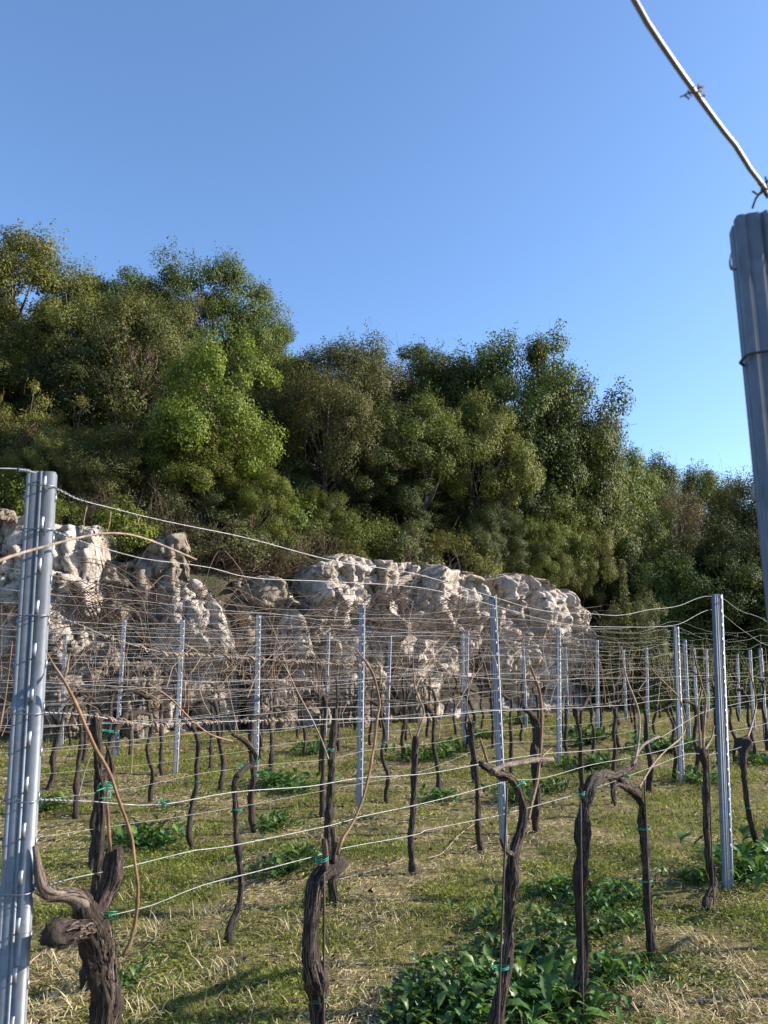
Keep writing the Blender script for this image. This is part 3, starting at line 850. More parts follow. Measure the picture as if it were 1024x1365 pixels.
def post_body(h, zbot=-.5):
    P = np.array(PW, float) / 1000
    T = unit(np.gradient(P, axis=0)); Nn = np.stack([-T[:, 1], T[:, 0]], 1)
    I = P + Nn * .0025                            # inner skin of the rolled sheet

    O = np.concatenate([P, I[::-1]]); k = len(O)
    zs = np.array([zbot, h])
    V = np.concatenate([np.c_[O, np.full(k, z)] for z in zs])
    j = np.arange(k); j2 = (j + 1) % k
    Q = np.stack([j, j2, k + j2, k + j], 1)
    n = len(P); e = np.arange(n - 1)
    cap = np.stack([k + e, k + e + 1, k + (k - 2 - e), k + (k - 1 - e)], 1)
    m = MB(); m.add(V, np.vstack([Q, cap]))
    return m


def hook_mesh():
    m = MB()
    path = smooth_path(np.array([[.010, -.003, -.012], [.010, -.014, -.010], [.010, -.017, .004], [.010, -.013, .018], [.010, -.012, .022]]), .004)
    n = len(path); w = .0045; t = .0018
    V = []
    for p in path:
        for dx, dy in ((-w, -t), (w, -t), (w, t), (-w, t)): V.append(p + np.array([dx, dy, 0]))
    V = np.array(V); Q = []
    for i in range(n - 1):
        for j in range(4): Q.append((i * 4 + j, i * 4 + (j + 1) % 4, i * 4 + 4 + (j + 1) % 4, i * 4 + 4 + j))
    Q += [(0, 3, 2, 1), ((n - 1) * 4, (n - 1) * 4 + 1, (n - 1) * 4 + 2, (n - 1) * 4 + 3)]
    m.add(V, Q)
    return m


def side_hook_mb(sides):
    """notches punched along the edge of the post: little tabs"""
    m = MB()
    for sx in sides:
        V = np.array([[sx * .032, .012, -.010], [sx * .032, .020, -.010], [sx * .032, .020, .012], [sx * .032, .012, .012],
                      [sx * .0365, .012, -.002], [sx * .0365, .020, -.002], [sx * .0365, .020, .014], [sx * .0365, .012, .014]])
        m.add(V, [(0, 1, 2, 3), (4, 7, 6, 5), (0, 4, 5, 1), (1, 5, 6, 2), (2, 6, 7, 3), (3, 7, 4, 0)])
    return m


HOOK = hook_mesh().mesh('hook', M['hook'], False)
TABS = [side_hook_mb((q,)).mesh('wire_notch', M['hook'], False) for q in (-1, 1)]


def post(base, top, label, full=True, hooks=True, rz=None, rough_bits=None):
    d = top - base; h = np.linalg.norm(d)
    p = thing('trellis_post', label, 'post', base, 'steel posts of the vineyard trellis')
    post_body(h).build('body', M['galv'], p, False)
    if hooks:
        z = h - .035
        while z > .25:
            c = link('hook', HOOK, p); c.location = (0, 0, z)
            if full == 2:
                for tb in TABS:
                    c = link('notch_tab', tb, p); c.location = (0, 0, z - .03)
            z -= .10 if full else .2
    set_lean(p, d, radians(24) + RNG.normal() * .07 if rz is None else rz)
    return p


def set_lean(p, d, rz):
    from mathutils import Vector, Matrix
    z = Vector(d).normalized(); x = Vector((cos(rz), sin(rz), 0)); x = (x - z * x.dot(z)).normalized(); y = z.cross(x)
    p.rotation_euler = Matrix((x, y, z)).transposed().to_euler()


# left foreground post: fixed to the first row plane
lt, lb = rowpt(55, 628, ROWS[1]), rowpt(12, 1340, ROWS[1])
dl = (lb - lt) / (lb[2] - lt[2]); lb = lt + dl * (0 - lt[2])
post(lb, lt, 'large galvanised post with wire hooks standing nearest on the left', 2, rz=radians(17))
# right foreground post
rt = at(1021, 281, .84); rb_ = at(1021 + 54, 780, .84)
dl = (rb_ - rt) / (rb_[2] - rt[2]); rb_ = rt + dl * (0 - rt[2])
RP = post(rb_, rt, 'blurred shaded galvanised post very close at the right edge', 1, rz=radians(-14))
POSTS = [
    (657, 793, 672, 1125, 'grey post right of centre behind the two headed vine', 2),
    (483, 806, 479, 1078, 'dark bluish post in the middle of the photo', 2),
    (958, 792, 973, 1189, 'tall grey post near the right edge with leaves at its foot', 2),
    (345, 820, 341, 1042, 'pale post right of the rounded boulder', 1),
    (244, 826, 234, 1032, 'pale leaning post in front of the rounded boulder', 1),
    (166, 826, 155, 1010, 'pale leaning post left of the rounded boulder', 1),
    (87, 845, 82, 995, 'thin far post just right of the big left post', 0),
    (902, 835, 910, 1047, 'grey post left of the tall right hand post', 1),
    (745, 838, 746, 1017, 'grey post between centre and right, weeds behind it', 1),
    (520, 847, 515, 990, 'slim far post right of the dark bluish one', 0),
    (438, 842, 433, 980, 'slim far post left of the dark bluish one', 0),
    (623, 840, 620, 1000, 'grey post of the close pair left of centre right', 0),
    (617, 845, 617, 975, 'thinner post of the close pair, half hidden', 0),
    (697, 852, 702, 970, 'thin far post between two grey posts', 0),
    (754, 862, 757, 962, 'faint far post right of the grey middle post', 0),
    (796, 853, 797, 980, 'slim far post in front of the right end of wall', 0),
    (831, 866, 835, 960, 'thin far post before the dark bramble', 0),
    (862, 863, 864, 962, 'thin far post right of the dark bramble', 0),
    (913, 853, 919, 988, 'slim post right behind the grey one', 0),
    (925, 864, 930, 968, 'slim far post left of the tall right hand post', 0),
    (942, 866, 945, 958, 'faint far post nearly touching the tall right hand post', 0),
    (1000, 866, 1006, 975, 'slim post farther right than the tall one', 0),
    (1014, 864, 1022, 990, 'slim post at the right edge of the picture', 0),
    (983, 872, 986, 955, 'faint far post right of the tall right hand post', 0),
]
PP = []
for tx, ty, bx, by, lab, full in POSTS:
    b = gp(bx, by); PP.append(b)
    post(b - UP * .02, at(tx, ty, b[1]), lab, full, hooks=True, rz=(radians(24) if tx < 400 else radians(-1)) + RNG.normal() * .05)

# ------------------------------------------------------------------ wires
WROW = {k: 0 for k in range(8)}
def wire(P, r, label, mt='wire', seed=0, kink=.004, step=.12, extra=None, name='trellis_wire'):
    rng = np.random.default_rng(seed + 900)
    q = smooth_path(P, step)
    w = np.stack([vnoise(np.stack([q @ U * 2.1, q[:, 2] * 0 + seed * 3.3, q[:, 2] * 0 + k], 1), seed) for k in (1, 2)], 1) - .5
    q = q + N * w[:, :1] * kink * 4 + UP * w[:, 1:] * kink * 6
    q[0] = P[0]; q[-1] = P[-1]
    c = q[0].copy()
    m = MB(); tube(m, q - c, r, 10 if mt == 'wire_near' else 5)
    o = m.build(name, M[mt]); o.location = c
    tag(o, label, 'wire', 'wires strung along the trellis rows')
    return o, q


def tendrils(m, q, c, rng, n, r=.0022, size=.02):
    for _ in range(n):
        i = int(rng.integers(2, len(q) - 2)); p = q[i]; t = unit(q[i + 1] - q[i - 1])
        a = unit(np.cross(t, rng.normal(size=3))); b = np.cross(t, a)
        k = 14; th = np.linspace(0, rng.uniform(2, 5) * pi, k); rad = size * rng.uniform(.3, 1) * np.linspace(.4, 1, k)
        L = rng.uniform(.02, .07)
        pts = p + t * np.linspace(0, L, k)[:, None] + a * (np.cos(th) * rad)[:, None] + b * (np.sin(th) * rad)[:, None]
        tube(m, pts - c, r * rng.uniform(.6, 1.1), 4)


O1 = ROWS[1]
def tr(pts, o=O1): return np.array([rowpt(x, y, o) for x, y in pts])
def wend(q, k=1.2, drop=.0): return np.vstack([q, q[-1] + U * k - UP * drop])


W1 = [
    ([(50, 640), (75, 655), (100, 668), (150, 681), (220, 698), (340, 722), (450, 746), (565, 770), (660, 797), (720, 812), (790, 820), (880, 812), (950, 796), (985, 812), (1024, 829), (1060, 840)], .0014, 'top wire of the nearest row sagging from left post to tall right post'),
    ([(46, 704), (70, 707), (110, 722), (186, 743), (232, 749), (282, 756), (340, 770), (450, 776), (565, 783), (660, 808), (740, 830), (830, 836), (900, 832), (950, 812), (990, 840), (1024, 860), (1060, 872)], .0013, 'second wire from the top of the nearest row'),
    ([(38, 819), (75, 822), (110, 834), (140, 848), (180, 861), (215, 870), (300, 876), (420, 884), (560, 893), (660, 904), (800, 905), (955, 901), (1060, 905)], .0013, 'shoulder height wire of the nearest row wrapped in pale tendrils'),
    ([(28, 945), (60, 946), (120, 950), (200, 964), (320, 961), (478, 958), (560, 955), (660, 950), (800, 940), (955, 930), (1060, 925)], .0013, 'chest height wire of the nearest row'),
    ([(20, 1066), (44, 1068), (120, 1070), (160, 1073), (216, 1073), (311, 1056), (414, 1048), (480, 1037), (560, 1031), (630, 1022), (720, 1007), (800, 1000), (878, 983), (955, 945), (1060, 925)], .0014, 'bright wire with a green tie at the height of the first hooks'),
    ([(12, 1186), (40, 1186), (100, 1170), (160, 1158), (260, 1134), (303, 1129), (440, 1103), (480, 1091), (560, 1073), (608, 1061), (681, 1041), (720, 1036), (800, 1018), (850, 1008), (960, 980), (1060, 955)], .0014, 'low wire of the nearest row passing the vine heads'),
    ([(60, 1250), (148, 1220), (200, 1209), (269, 1183), (337, 1166), (423, 1144), (457, 1134), (560, 1110), (566, 1106), (686, 1082), (767, 1060), (834, 1036), (914, 1005), (960, 1002), (1060, 975)], .0014, 'lowest wire of the nearest row tied to the trunks'),
]
WQ = []
for i, (pts, r, lab) in enumerate(W1):
    o, q = wire(tr(pts), r, lab, 'wire' if i not in (2,) else 'wire_old', i, .003, .05)
    WQ.append(q)
    c = np.array(o.location)
    rng = np.random.default_rng(40 + i)
    if i in (2, 3):
        m = MB(); seg = q[(q[:, 0] < (.15 if i == 2 else -.2)) & (q[:, 0] > -.82)]
        tendrils(m, seg, c, rng, 60 if i == 2 else 34, .0019, .012)
        # tight spiral round the wire next to the post
        tag(m.build('dry_tendril', M['cane_pale'], o), kind='stuff')
    if i < 6:
        # wire wrapped round the post
        m = MB(); p0 = q[0] + (0)
        ang = radians(17); X = np.array([cos(ang), sin(ang), 0]); Yv = np.array([-sin(ang), cos(ang), 0])
        z = q[1][2]; cen = lt + (lt - lb) / (lt[2] - lb[2]) * (z - lt[2])
        loop = [cen + X * a + Yv * b for a, b in ((.0375, .02), (.030, -.010), (.012, -.018), (-.014, -.008), (-.0365, .004), (-.036, .03), (0, .052), (.034, .046), (.0375, .02))]
        tube(m, smooth_path(np.array(loop), .006) - c, .0016, 5)
        # coil where the end is twisted back on itself
        dl_ = np.concatenate([[0], np.cumsum(np.linalg.norm(np.diff(q, axis=0), axis=1))])
        k = 70; dd = np.linspace(.05, .13, k); ax = np.stack([np.interp(dd, dl_, q[:, a]) for a in range(3)], 1)
        t = unit(ax[-1] - ax[0]); a_ = unit(np.cross(t, UP)); b_ = np.cross(t, a_); th = np.linspace(0, 14 * pi, k)
        tube(m, ax + a_ * (np.cos(th) * .0034)[:, None] + b_ * (np.sin(th) * .0034)[:, None] - c, .0013, 4)
        m.build('wire_loop', M['hook'], o)
o, q = wire(np.array([rowpt(48, 630, O1), rowpt(20, 626, O1), rowpt(-20, 625, O1), rowpt(-260, 640, O1)]), .0015, 'short stretch of top wire running out of the left edge', 'wire', 77, .001, .05)
m = MB(); k = 60; th = np.linspace(0, 16 * pi, k); p0, p1 = rowpt(40, 628, O1), rowpt(24, 626, O1); t = unit(p1 - p0); a_ = unit(np.cross(t, UP)); b_ = np.cross(t, a_)
tube(m, p0 + (p1 - p0) * np.linspace(0, 1, k)[:, None] + a_ * (np.cos(th) * .004)[:, None] + b_ * (np.sin(th) * .004)[:, None] - np.array(o.location), .0015, 4)
m.build('wire_coil', M['hook'], o)

# row wires of the other rows, sagging from post to post
HT = [2.02, 1.90, 1.74, 1.58, 1.42, 1.27, 1.12, .95, .80]
NM = ['top', 'second highest', 'third highest', 'fourth highest', 'middle', 'fourth lowest', 'third lowest', 'second lowest', 'lowest']
TR = {2: (1.3, 17), 3: (2.0, 21), 4: (3.2, 23), 5: (4.2, 21.5), 6: (5.2, 16.5), 7: (6.0, 12)}
POFF = {2: 5.95, 3: 6.36, 4: 6.81, 5: 6.52, 6: 6.93, 7: 7.1}
for k in range(2, 8):
    rng = np.random.default_rng(70 + k)
    t0, t1 = TR[k]
    for j, hgt in enumerate(HT):
        if j in (1, 5) and k in (6, 7): continue
        pts = []; ps = POFF[k] - 4.44 * 3
        anchors = [ps + 4.44 * a for a in range(12)]
        for a0, a1 in zip(anchors[:-1], anchors[1:]):
            sag = rng.uniform(.01, .11) * (1.5 if j < 2 else 1); z0 = hgt + rng.normal() * .025; 
            for f in (0, .25, .5, .75):
                t = a0 + (a1 - a0) * f
                if t0 - .6 < t < t1 + .6:
                    pts.append(on_row(k, t, z0 - sag * 4 * f * (1 - f) + rng.normal() * .012 + (.0 if f else 0)))
        wire(np.array(pts), .0011 if k < 4 else .0013, NM[j] + ' wire of the ' + ORD[k - 1] + ' row from the front', 'wire' if rng.random() < .62 else 'wire_old', 100 + k * 10 + j, .005, .2)

# near right wire overhead
Rw = [at(x, y, Y) for x, y, Y in ((1024, 262, .80), (1018, 248, .78), (1000, 225, .75), (980, 193, .72), (965, 175, .70), (928, 125, .66), (900, 86, .63), (880, 57, .61), (862, 30, .595), (845, 0, .58), (815, -60, .56), (760, -190, .53))]
o, q = wire(np.array(Rw), .0026, 'thick out of focus wire coming down from the top edge to the right post', 'wire_near', 55, .0006, .02)
c = np.array(o.location); m = MB(); rng = np.random.default_rng(3)
kn = at(926, 124, .66)
for _ in range(8):
    a = kn + rng.normal(size=3) * .003; d = rng.normal(size=3) * .0024
    tube(m, smooth_path(np.array([a - d, a + rng.normal(size=3) * .003, a + d]), .003) - c, .0009, 4)
tube(m, smooth_path(np.array([kn, kn + np.array([-.006, 0, .000]), kn + np.array([-.010, 0, -.002])]), .003) - c, .0008, 4)
m.build('dry_tendril', M['bramble'], o)
m = MB(); kn = at(1019, 250, .785)
for _ in range(7):
    a = kn + rng.normal(size=3) * .003; d = rng.normal(size=3) * .004
    tube(m, smooth_path(np.array([a - d, a + rng.normal(size=3) * .003, a + d]), .003) - c, .0012, 4)
e0 = at(1018, 252, .78); e1 = at(1003, 278, .80)
tube(m, smooth_path(np.array([e0, (e0 + e1) / 2 + np.array([-.002, 0, .001]), e1]), .005) - c, .0012, 4)
m.build('wire_tie', M['rod'], o); m = MB()
for zz, dx in ((.975, -.036), (.842, -.036)):
    hk = link('hook', HOOK, RP); hk.location = (dx, .012, 2.11 * zz); hk.rotation_euler = (0, 0, -pi / 2); hk.scale = (.7, .45, .6)
# band of wire round the right post
ang = radians(-14); X = np.array([cos(ang), sin(ang), 0]); Yv = np.array([-sin(ang), cos(ang), 0])
for yy in (470,):
    cen = at(1021 + 54 * (yy - 280) / 500, yy, .84)
    loop = [cen + X * a + Yv * b for a, b in ((.0375, .02), (.030, -.010), (.012, -.010), (-.014, -.008), (-.034, -.003), (-.0385, .01), (-.036, .03), (0, .052), (.034, .046), (.0375, .02))]
    tube(m, smooth_path(np.array(loop), .006) - c, .0018, 5)
m.build('wire_band', M['rod'], o)

# pale dead cane lying over the top wires by the left post
q = smooth_path(np.array([rowpt(x, y, O1 + .07) for x, y in ((-60, 772), (0, 747), (33, 736), (113, 715), (159, 711), (199, 720), (262, 746))]), .02)
m = MB(); tube(m, q - q[0], np.linspace(.0042, .0022, len(q)), 6, .25, 3)
o = m.build('loose_cane', M['cane_pale']); o.location = q[0]
tag(o, 'pale bent dead cane caught in the wires in front of the left post', 'cane')
for pts, lab in ((((116, 676), (112, 695), (113, 716)), 'longest dry tendril hanging from the top wire beside the left post'), (((148, 682), (146, 700), (140, 716)), 'second dry tendril hanging from the top wire right of the left post'), (((186, 690), (184, 697), (187, 702)), 'short dry tendril hanging from the top wire, farthest from the left post')):
    c0 = rowpt(*pts[0], O1)
    m = MB(); tube(m, smooth_path(np.array([rowpt(x, y, O1 + .01) for x, y in pts]), .01) - c0, .0012, 4)
    o = m.build('hanging_tendril', M['cane_pale']); o.location = c0
    tag(o, lab, 'tendril', 'tendrils hanging from the top wire')

# ------------------------------------------------------------------ vines in front, traced on their row planes
def bark_strips(m, q, R_, rng, n):
    T, A, B = frames(q)
    for _ in range(n):
        i = int(rng.integers(1, max(2, len(q) - 8))); k = int(rng.integers(4, 9)); idx = np.clip(np.arange(i, i + k), 0, len(q) - 1)
        th = rng.uniform(0, 2 * pi) + np.linspace(0, rng.normal() * .3, k)
        out = A[idx] * np.cos(th)[:, None] + B[idx] * np.sin(th)[:, None]
        lift = np.linspace(0, 1, k) ** 2 * rng.uniform(.08, .8) + 1.10
        c = q[idx] + out * (R_[idx] * lift)[:, None]
        side = np.cross(T[idx], out) * rng.uniform(.0008, .0028) * np.linspace(1, .4, k)[:, None]
        V = np.stack([c - side, c + side], 1).reshape(-1, 3)
        Q = [(2 * a, 2 * a + 1, 2 * a + 3, 2 * a + 2) for a in range(k - 1)]
        m.add(V, Q)


def limb(parent, name, pts, o, mt, sides=14, bark=.35, seed=0, strips=0, c=None, ground=False, zoff=None, step=.012, knots=0, rs=.66):
    """pts: (x, y, width_px[, towards viewer in m]) traced in the picture, set on the row plane n.p = o"""
    P = []
    for p in pts:
        oo = o + (p[3] if len(p) > 3 else 0)
        w = rowpt(p[0], p[1], oo); dist = np.linalg.norm(w - np.array([0, 0, EYE])) * .97
        P.append([*w, p[2] * dist / F / 2 * (rs if mt == 'bark' else .8)])
    P = np.array(P)
    if ground:
        if P[0, 2] > .0: P = np.vstack([[P[0, 0], P[0, 1], -.06, P[0, 3] * 1.15], P])
        elif P[0, 2] < -.08:
            pass
    q = smooth_path(P, step)
    rr = q[:, 3].copy()
    if knots:
        rng = np.random.default_rng(seed + 5)
        for _ in range(knots):
            i = rng.integers(0, len(q)); rr *= 1 + (rng.uniform(.15, .4) * np.exp(-((np.arange(len(q)) - i) / rng.uniform(2, 5)) ** 2) if mt.startswith('bark') else rng.uniform(.12, .3) * np.exp(-((np.arange(len(q)) - i) / .7) ** 2))
    m = MB(); tube(m, q[:, :3] - c, rr, sides, bark, seed)
    tk = m.build(name, M[mt], parent, True)
    if strips:
        m = MB(); bark_strips(m, q[:, :3] - c, rr, np.random.default_rng(seed), int(strips * 5))
        tag(m.build('loose_bark', M['bark_loose'], tk), kind='stuff')
    return q


def tie(parent, p, r, c, seed=0, tails=2):
    rng = np.random.default_rng(seed)
    m = MB(); th = np.linspace(0, 2 * pi, 20)
    for dz in (0, .006):
        ring = p + np.stack([np.cos(th) * r, np.sin(th) * r, np.sin(th + seed) * .004 + dz], 1)
        tube(m, ring - c, .0017, 4)
    for _ in range(tails):
        e = p + np.array([rng.normal() * .5, rng.normal() * .3 - .6, rng.uniform(-.6, .3)]) * .04
        tube(m, smooth_path(np.array([p + np.array([0, -r, 0]), (p + e) / 2 + rng.normal(size=3) * .01, e]), .008) - c, .0016, 4)
    m.build('tie', M['tie'], parent)


def cane_nodes(pts, w):
    return [(x, y, w) for x, y in pts]


VG = 'bare grapevines trained on the trellis'
def vine(label, base): return thing('grapevine', label, 'vine', np.array([base[0], base[1], 0]), VG)


def rod(x, y0, y1, o, label, w=3.0):
    a, b = rowpt(x[0], y0, o), rowpt(x[1], y1, o)
    a[2] = min(a[2], -.03) if y1 > 1000 and a[2] < .1 else a[2]
    if a[2] > -.02: a = a + (a - b) / (b[2] - a[2]) * (a[2] + .05)
    m = MB(); q = smooth_path(np.array([a, (a + b) / 2, b]), .08); tube(m, q - a, .0045, 6, .1)
    ob = m.build('training_rod', M['rod']); ob.location = a
    tag(ob, label, 'rod', 'thin rods beside the vine trunks')


def c_of(v): return np.array(v.location)


# V1: thick old vine at the lower left
v = vine('thick gnarled old vine at the lower left beside the big post', rowpt(138, 1480, O1)); c = c_of(v)
limb(v, 'trunk', [(138, 1560, 40), (138, 1480, 34), (138, 1400, 31), (139, 1365, 32), (142, 1325, 34), (136, 1280, 40), (128, 1240, 46), (116, 1212, 44), (106, 1196, 28)], O1, 'bark', 48, .6, 1, 90, c, knots=3, rs=.64)
limb(v, 'arm', [(128, 1236, 34), (108, 1240, 32, .03), (86, 1243, 30, .08), (66, 1248, 24, .12)], O1, 'bark', 36, .6, 2, 20, c, knots=2, rs=.64)
limb(v, 'arm', [(112, 1205, 26), (96, 1194, 19, .01), (78, 1192, 15, .02), (64, 1190, 14, .03), (56, 1180, 12, .03), (51, 1160, 10, .03), (49, 1144, 9, .03), (47, 1128, 8, .03)], O1, 'bark_pale', 20, .35, 3, 14, c, knots=1)
limb(v, 'arm', [(124, 1225, 30), (134, 1205, 25), (146, 1180, 21), (151, 1160, 20), (154, 1146, 19), (155, 1130, 17)], O1, 'bark', 36, .6, 4, 40, c, knots=2, rs=.64)
limb(v, 'spur', [(147, 1135, 6), (145, 1105, 5), (143, 1072, 4)], O1 + .02, 'cane', 8, .15, 5, 0, c)
cn = [(163, 1275, 6), (172, 1262, 6), (178, 1240, 5.6), (182, 1219, 5.6), (184, 1195, 5.4), (184, 1179, 5.6), (180, 1150, 5.4), (176, 1119, 5.4), (168, 1092, 5.4), (160, 1071, 5.6), (148, 1035, 5.6), (138, 1015, 5.6), (128, 999, 6.4), (115, 970, 5.6), (104, 944, 5.6), (95, 925, 5.4), (84, 905, 5.6), (74, 890, 3.5), (66, 876, 2.2), (61, 866, 1.6)]
cn = [(x, y, w * .85, .06) for x, y, w in cn]
limb(v, 'cane', cn, O1, 'cane', 10, .15, 6, 0, c, knots=14)
limb(v, 'cane', [(84, 905, 4, .06), (90, 893, 3.6, .06), (91, 882, 2.6, .05), (94, 870, 1.5, .05)], O1, 'cane', 8, .15, 7, 0, c)
tie(v, rowpt(147, 1219, O1 + .03), .014, c, 3, 1)
tie(v, rowpt(218, 1073, O1), .006, c, 4, 3); tie(v, rowpt(145, 1048, O1), .008, c, 5, 3)

# V2
v = vine('twisted dark vine left of centre with tan cane and green ties', rowpt(425, 1440, O1)); c = c_of(v)
limb(v, 'trunk', [(436, 1520, 24), (428, 1440, 24), (424, 1365, 22), (424, 1333, 21), (418, 1300, 22), (413, 1270, 22), (413, 1235, 22), (417, 1205, 26), (421, 1178, 26), (432, 1162, 28), (446, 1154, 30), (457, 1148, 24)], O1, 'bark', 44, .6, 11, 70, c, knots=3)
limb(v, 'spur', [(444, 1150, 12), (446, 1130, 9), (443, 1104, 7)], O1 + .01, 'bark', 12, .4, 12, 12, c)
limb(v, 'spur', [(434, 1160, 12), (434, 1140, 10), (432, 1118, 7)], O1 + .02, 'bark', 12, .4, 13, 12, c)
limb(v, 'cane', [(x, y, w, .03) for x, y, w in [(450, 1140, 6), (456, 1120, 5), (466, 1104, 4.6), (474, 1089, 4.4), (484, 1064, 4.4), (491, 1037, 4.6), (496, 1010, 4.2), (500, 986, 5), (502, 962, 4.2), (506, 939, 4.6), (503, 920, 4), (497, 898, 4), (486, 880, 3), (474, 866, 2)]], O1, 'cane', 10, .15, 14, 0, c, knots=9)
limb(v, 'cane', [(506, 915, 3, .03), (508, 905, 3, .03), (507, 893, 2, .03)], O1, 'cane', 8, .1, 15, 0, c)
tie(v, rowpt(425, 1331, O1), .026, c, 6, 0); tie(v, rowpt(429, 1146, O1 + .02), .02, c, 7, 1)
rod((431, 432), 1500, 1165, O1 + .03, 'thin rusty rod beside the twisted dark vine left of centre')

# V3
v = vine('tall vine right of centre with a long pale horizontal arm', rowpt(656, 1365, O1)); c = c_of(v)
limb(v, 'trunk', [(654, 1440, 30), (657, 1390, 24), (662, 1354, 23), (668, 1325, 20), (674, 1290, 18), (678, 1255, 17), (679, 1230, 16), (681, 1195, 16), (682, 1160, 16), (684, 1138, 18), (693, 1110, 17), (698, 1085, 14), (694, 1062, 13), (688, 1046, 13), (678, 1036, 14), (664, 1030, 13), (652, 1026, 12), (640, 1017, 8)], O1, 'bark', 40, .6, 21, 70, c, knots=3)
limb(v, 'arm', [(655, 1029, 9, .02), (675, 1020, 8, .02), (698, 1016, 8, .02), (720, 1013, 8.5, .02), (736, 1012, 8, .02)], O1, 'bark_pale', 14, .25, 22, 8, c, knots=2)
limb(v, 'spur', [(684, 1140, 9), (672, 1132, 8), (667, 1118, 6)], O1 + .01, 'bark', 10, .4, 23, 4, c)
limb(v, 'spur', [(650, 1016, 4.5, .02), (645, 1000, 4, .02), (640, 984, 3.5, .02)], O1, 'cane', 8, .2, 24, 0, c)
limb(v, 'spur', [(722, 1010, 3, .02), (730, 1002, 2.5, .02), (736, 997, 1.6, .02)], O1, 'cane', 8, .2, 25, 0, c)
tie(v, rowpt(692, 1044, O1), .024, c, 8, 4); tie(v, rowpt(668, 1291, O1 + .03), .03, c, 9, 1); tie(v, rowpt(678, 1084, O1 + .02), .012, c, 10, 0)
rod((664, 676), 1370, 1050, O1 + .045, 'thin rusty rod up the vine with the pale horizontal arm')

# V4
v = vine('shaggy dark vine lower right with knotted bent head', gp(772, 1326)); c = c_of(v)
limb(v, 'trunk', [(772, 1328, 22), (773, 1310, 19), (777, 1268, 16), (776, 1230, 15), (774, 1196, 16), (774, 1183, 17), (777, 1138, 16), (777, 1100, 17), (781, 1070, 18), (788, 1046, 19), (797, 1037, 19), (808, 1034, 16), (818, 1035, 15), (832, 1028, 14), (844, 1021, 10), (852, 1018, 7)], O1, 'bark', 40, .6, 31, 90, c, True, knots=4)
limb(v, 'spur', [(782, 1068, 10), (776, 1062, 8), (773, 1050, 5)], O1 + .02, 'bark', 10, .4, 32, 4, c)
limb(v, 'spur', [(844, 1020, 4.5, .02), (852, 1000, 4.5, .02), (862, 990, 4.5, .02), (878, 982, 4.5, .02)], O1, 'bark_pale', 8, .2, 33, 0, c)
limb(v, 'cane', [(x, y, w, .02) for x, y, w in [(846, 1018, 4), (851, 990, 3.4), (852, 954, 3.4), (845, 930, 3), (838, 912, 2.8), (832, 890, 2.4), (828, 862, 1.8)]], O1, 'cane_pale', 8, .15, 34, 0, c, knots=6)
tie(v, rowpt(836, 1036, O1 + .02), .018, c, 11, 4); tie(v, rowpt(774, 1058, O1 + .03), .02, c, 12, 1)
rod((776, 774), 1325, 1070, O1 + .045, 'thin rod up the shaggy dark vine lower right')

# V5
v = vine('straight dark vine with two green ties, right of the shaggy one', gp(868, 1264)); c = c_of(v)
limb(v, 'trunk', [(869, 1266, 17), (867, 1245, 13), (864, 1206, 12), (861, 1170, 12), (859, 1138, 13), (858, 1115, 12), (857, 1091, 14), (855, 1072, 13), (848, 1058, 13), (838, 1051, 12), (829, 1043, 11), (824, 1036, 12)], O1, 'bark', 32, .6, 41, 60, c, True, knots=3)
limb(v, 'spur', [(836, 1050, 8), (822, 1046, 7), (816, 1056, 6), (820, 1074, 4)], O1 + .02, 'bark', 10, .4, 42, 2, c)
limb(v, 'cane', [(x, y, w, -.02) for x, y, w in [(852, 1050, 4), (870, 1020, 3), (888, 1000, 2.6), (906, 985, 2.6), (914, 968, 2.4), (907, 934, 2.2), (890, 914, 2), (876, 900, 1.8), (856, 876, 1.4)]], O1, 'cane', 8, .12, 43, 0, c, knots=6)
tie(v, rowpt(858, 1104, O1), .036, c, 13, 0); tie(v, rowpt(861, 1174, O1), .036, c, 14, 0)
rod((868, 859), 1262, 1040, O1 + .04, 'thin rod behind the straight dark vine with two ties')

# V6
v = vine('dark vine with knobbly head left of the tall right hand post', gp(943, 1218)); c = c_of(v)
limb(v, 'trunk', [(943, 1220, 14), (942, 1206, 14), (946, 1194, 13), (951, 1180, 11), (947, 1158, 10), (944, 1135, 10), (942, 1100, 10), (941, 1070, 10), (941, 1040, 10), (940, 1020, 13), (936, 1006, 15), (935, 995, 12)], O1, 'bark', 28, .5, 51, 40, c, True, knots=4)
limb(v, 'cane', [(937, 996, 5), (939, 960, 4), (941, 934, 3.6), (935, 912, 3), (929, 890, 2.6), (924, 866, 2)], O1, 'cane', 8, .15, 52, 0, c, knots=5)
limb(v, 'cane', [(934, 998, 4, .02), (932, 970, 3, .02), (931, 945, 2.6, .02), (936, 920, 2, .02)], O1, 'twig', 8, .15, 53, 0, c)
limb(v, 'spur', [(940, 1000, 4, .02), (948, 985, 3.4, .02), (952, 968, 2.4, .02)], O1, 'twig', 8, .15, 54, 0, c)
tie(v, rowpt(948, 1141, O1), .02, c, 15, 0)
rod((952, 944), 1215, 1000, O1 + .03, 'thin rod on the dark vine with knobbly head')

# V7
v = vine('leaning thin vine at the right edge above green leaves', gp(1018, 1147)); c = c_of(v)
limb(v, 'trunk', [(1018, 1150, 12), (1012, 1130, 10), (1002, 1100, 9), (996, 1070, 8.5), (994, 1050, 9), (991, 1025, 9), (990, 1008, 11), (992, 992, 13), (994, 982, 9)], O1, 'bark', 26, .5, 61, 24, c, True, knots=3)
limb(v, 'cane', [(996, 985, 3.5), (1004, 960, 3), (1008, 935, 2.6), (1002, 905, 2.2), (994, 880, 1.6)], O1, 'cane', 8, .15, 62, 0, c)
tie(v, rowpt(997, 1078, O1), .02, c, 16, 0)

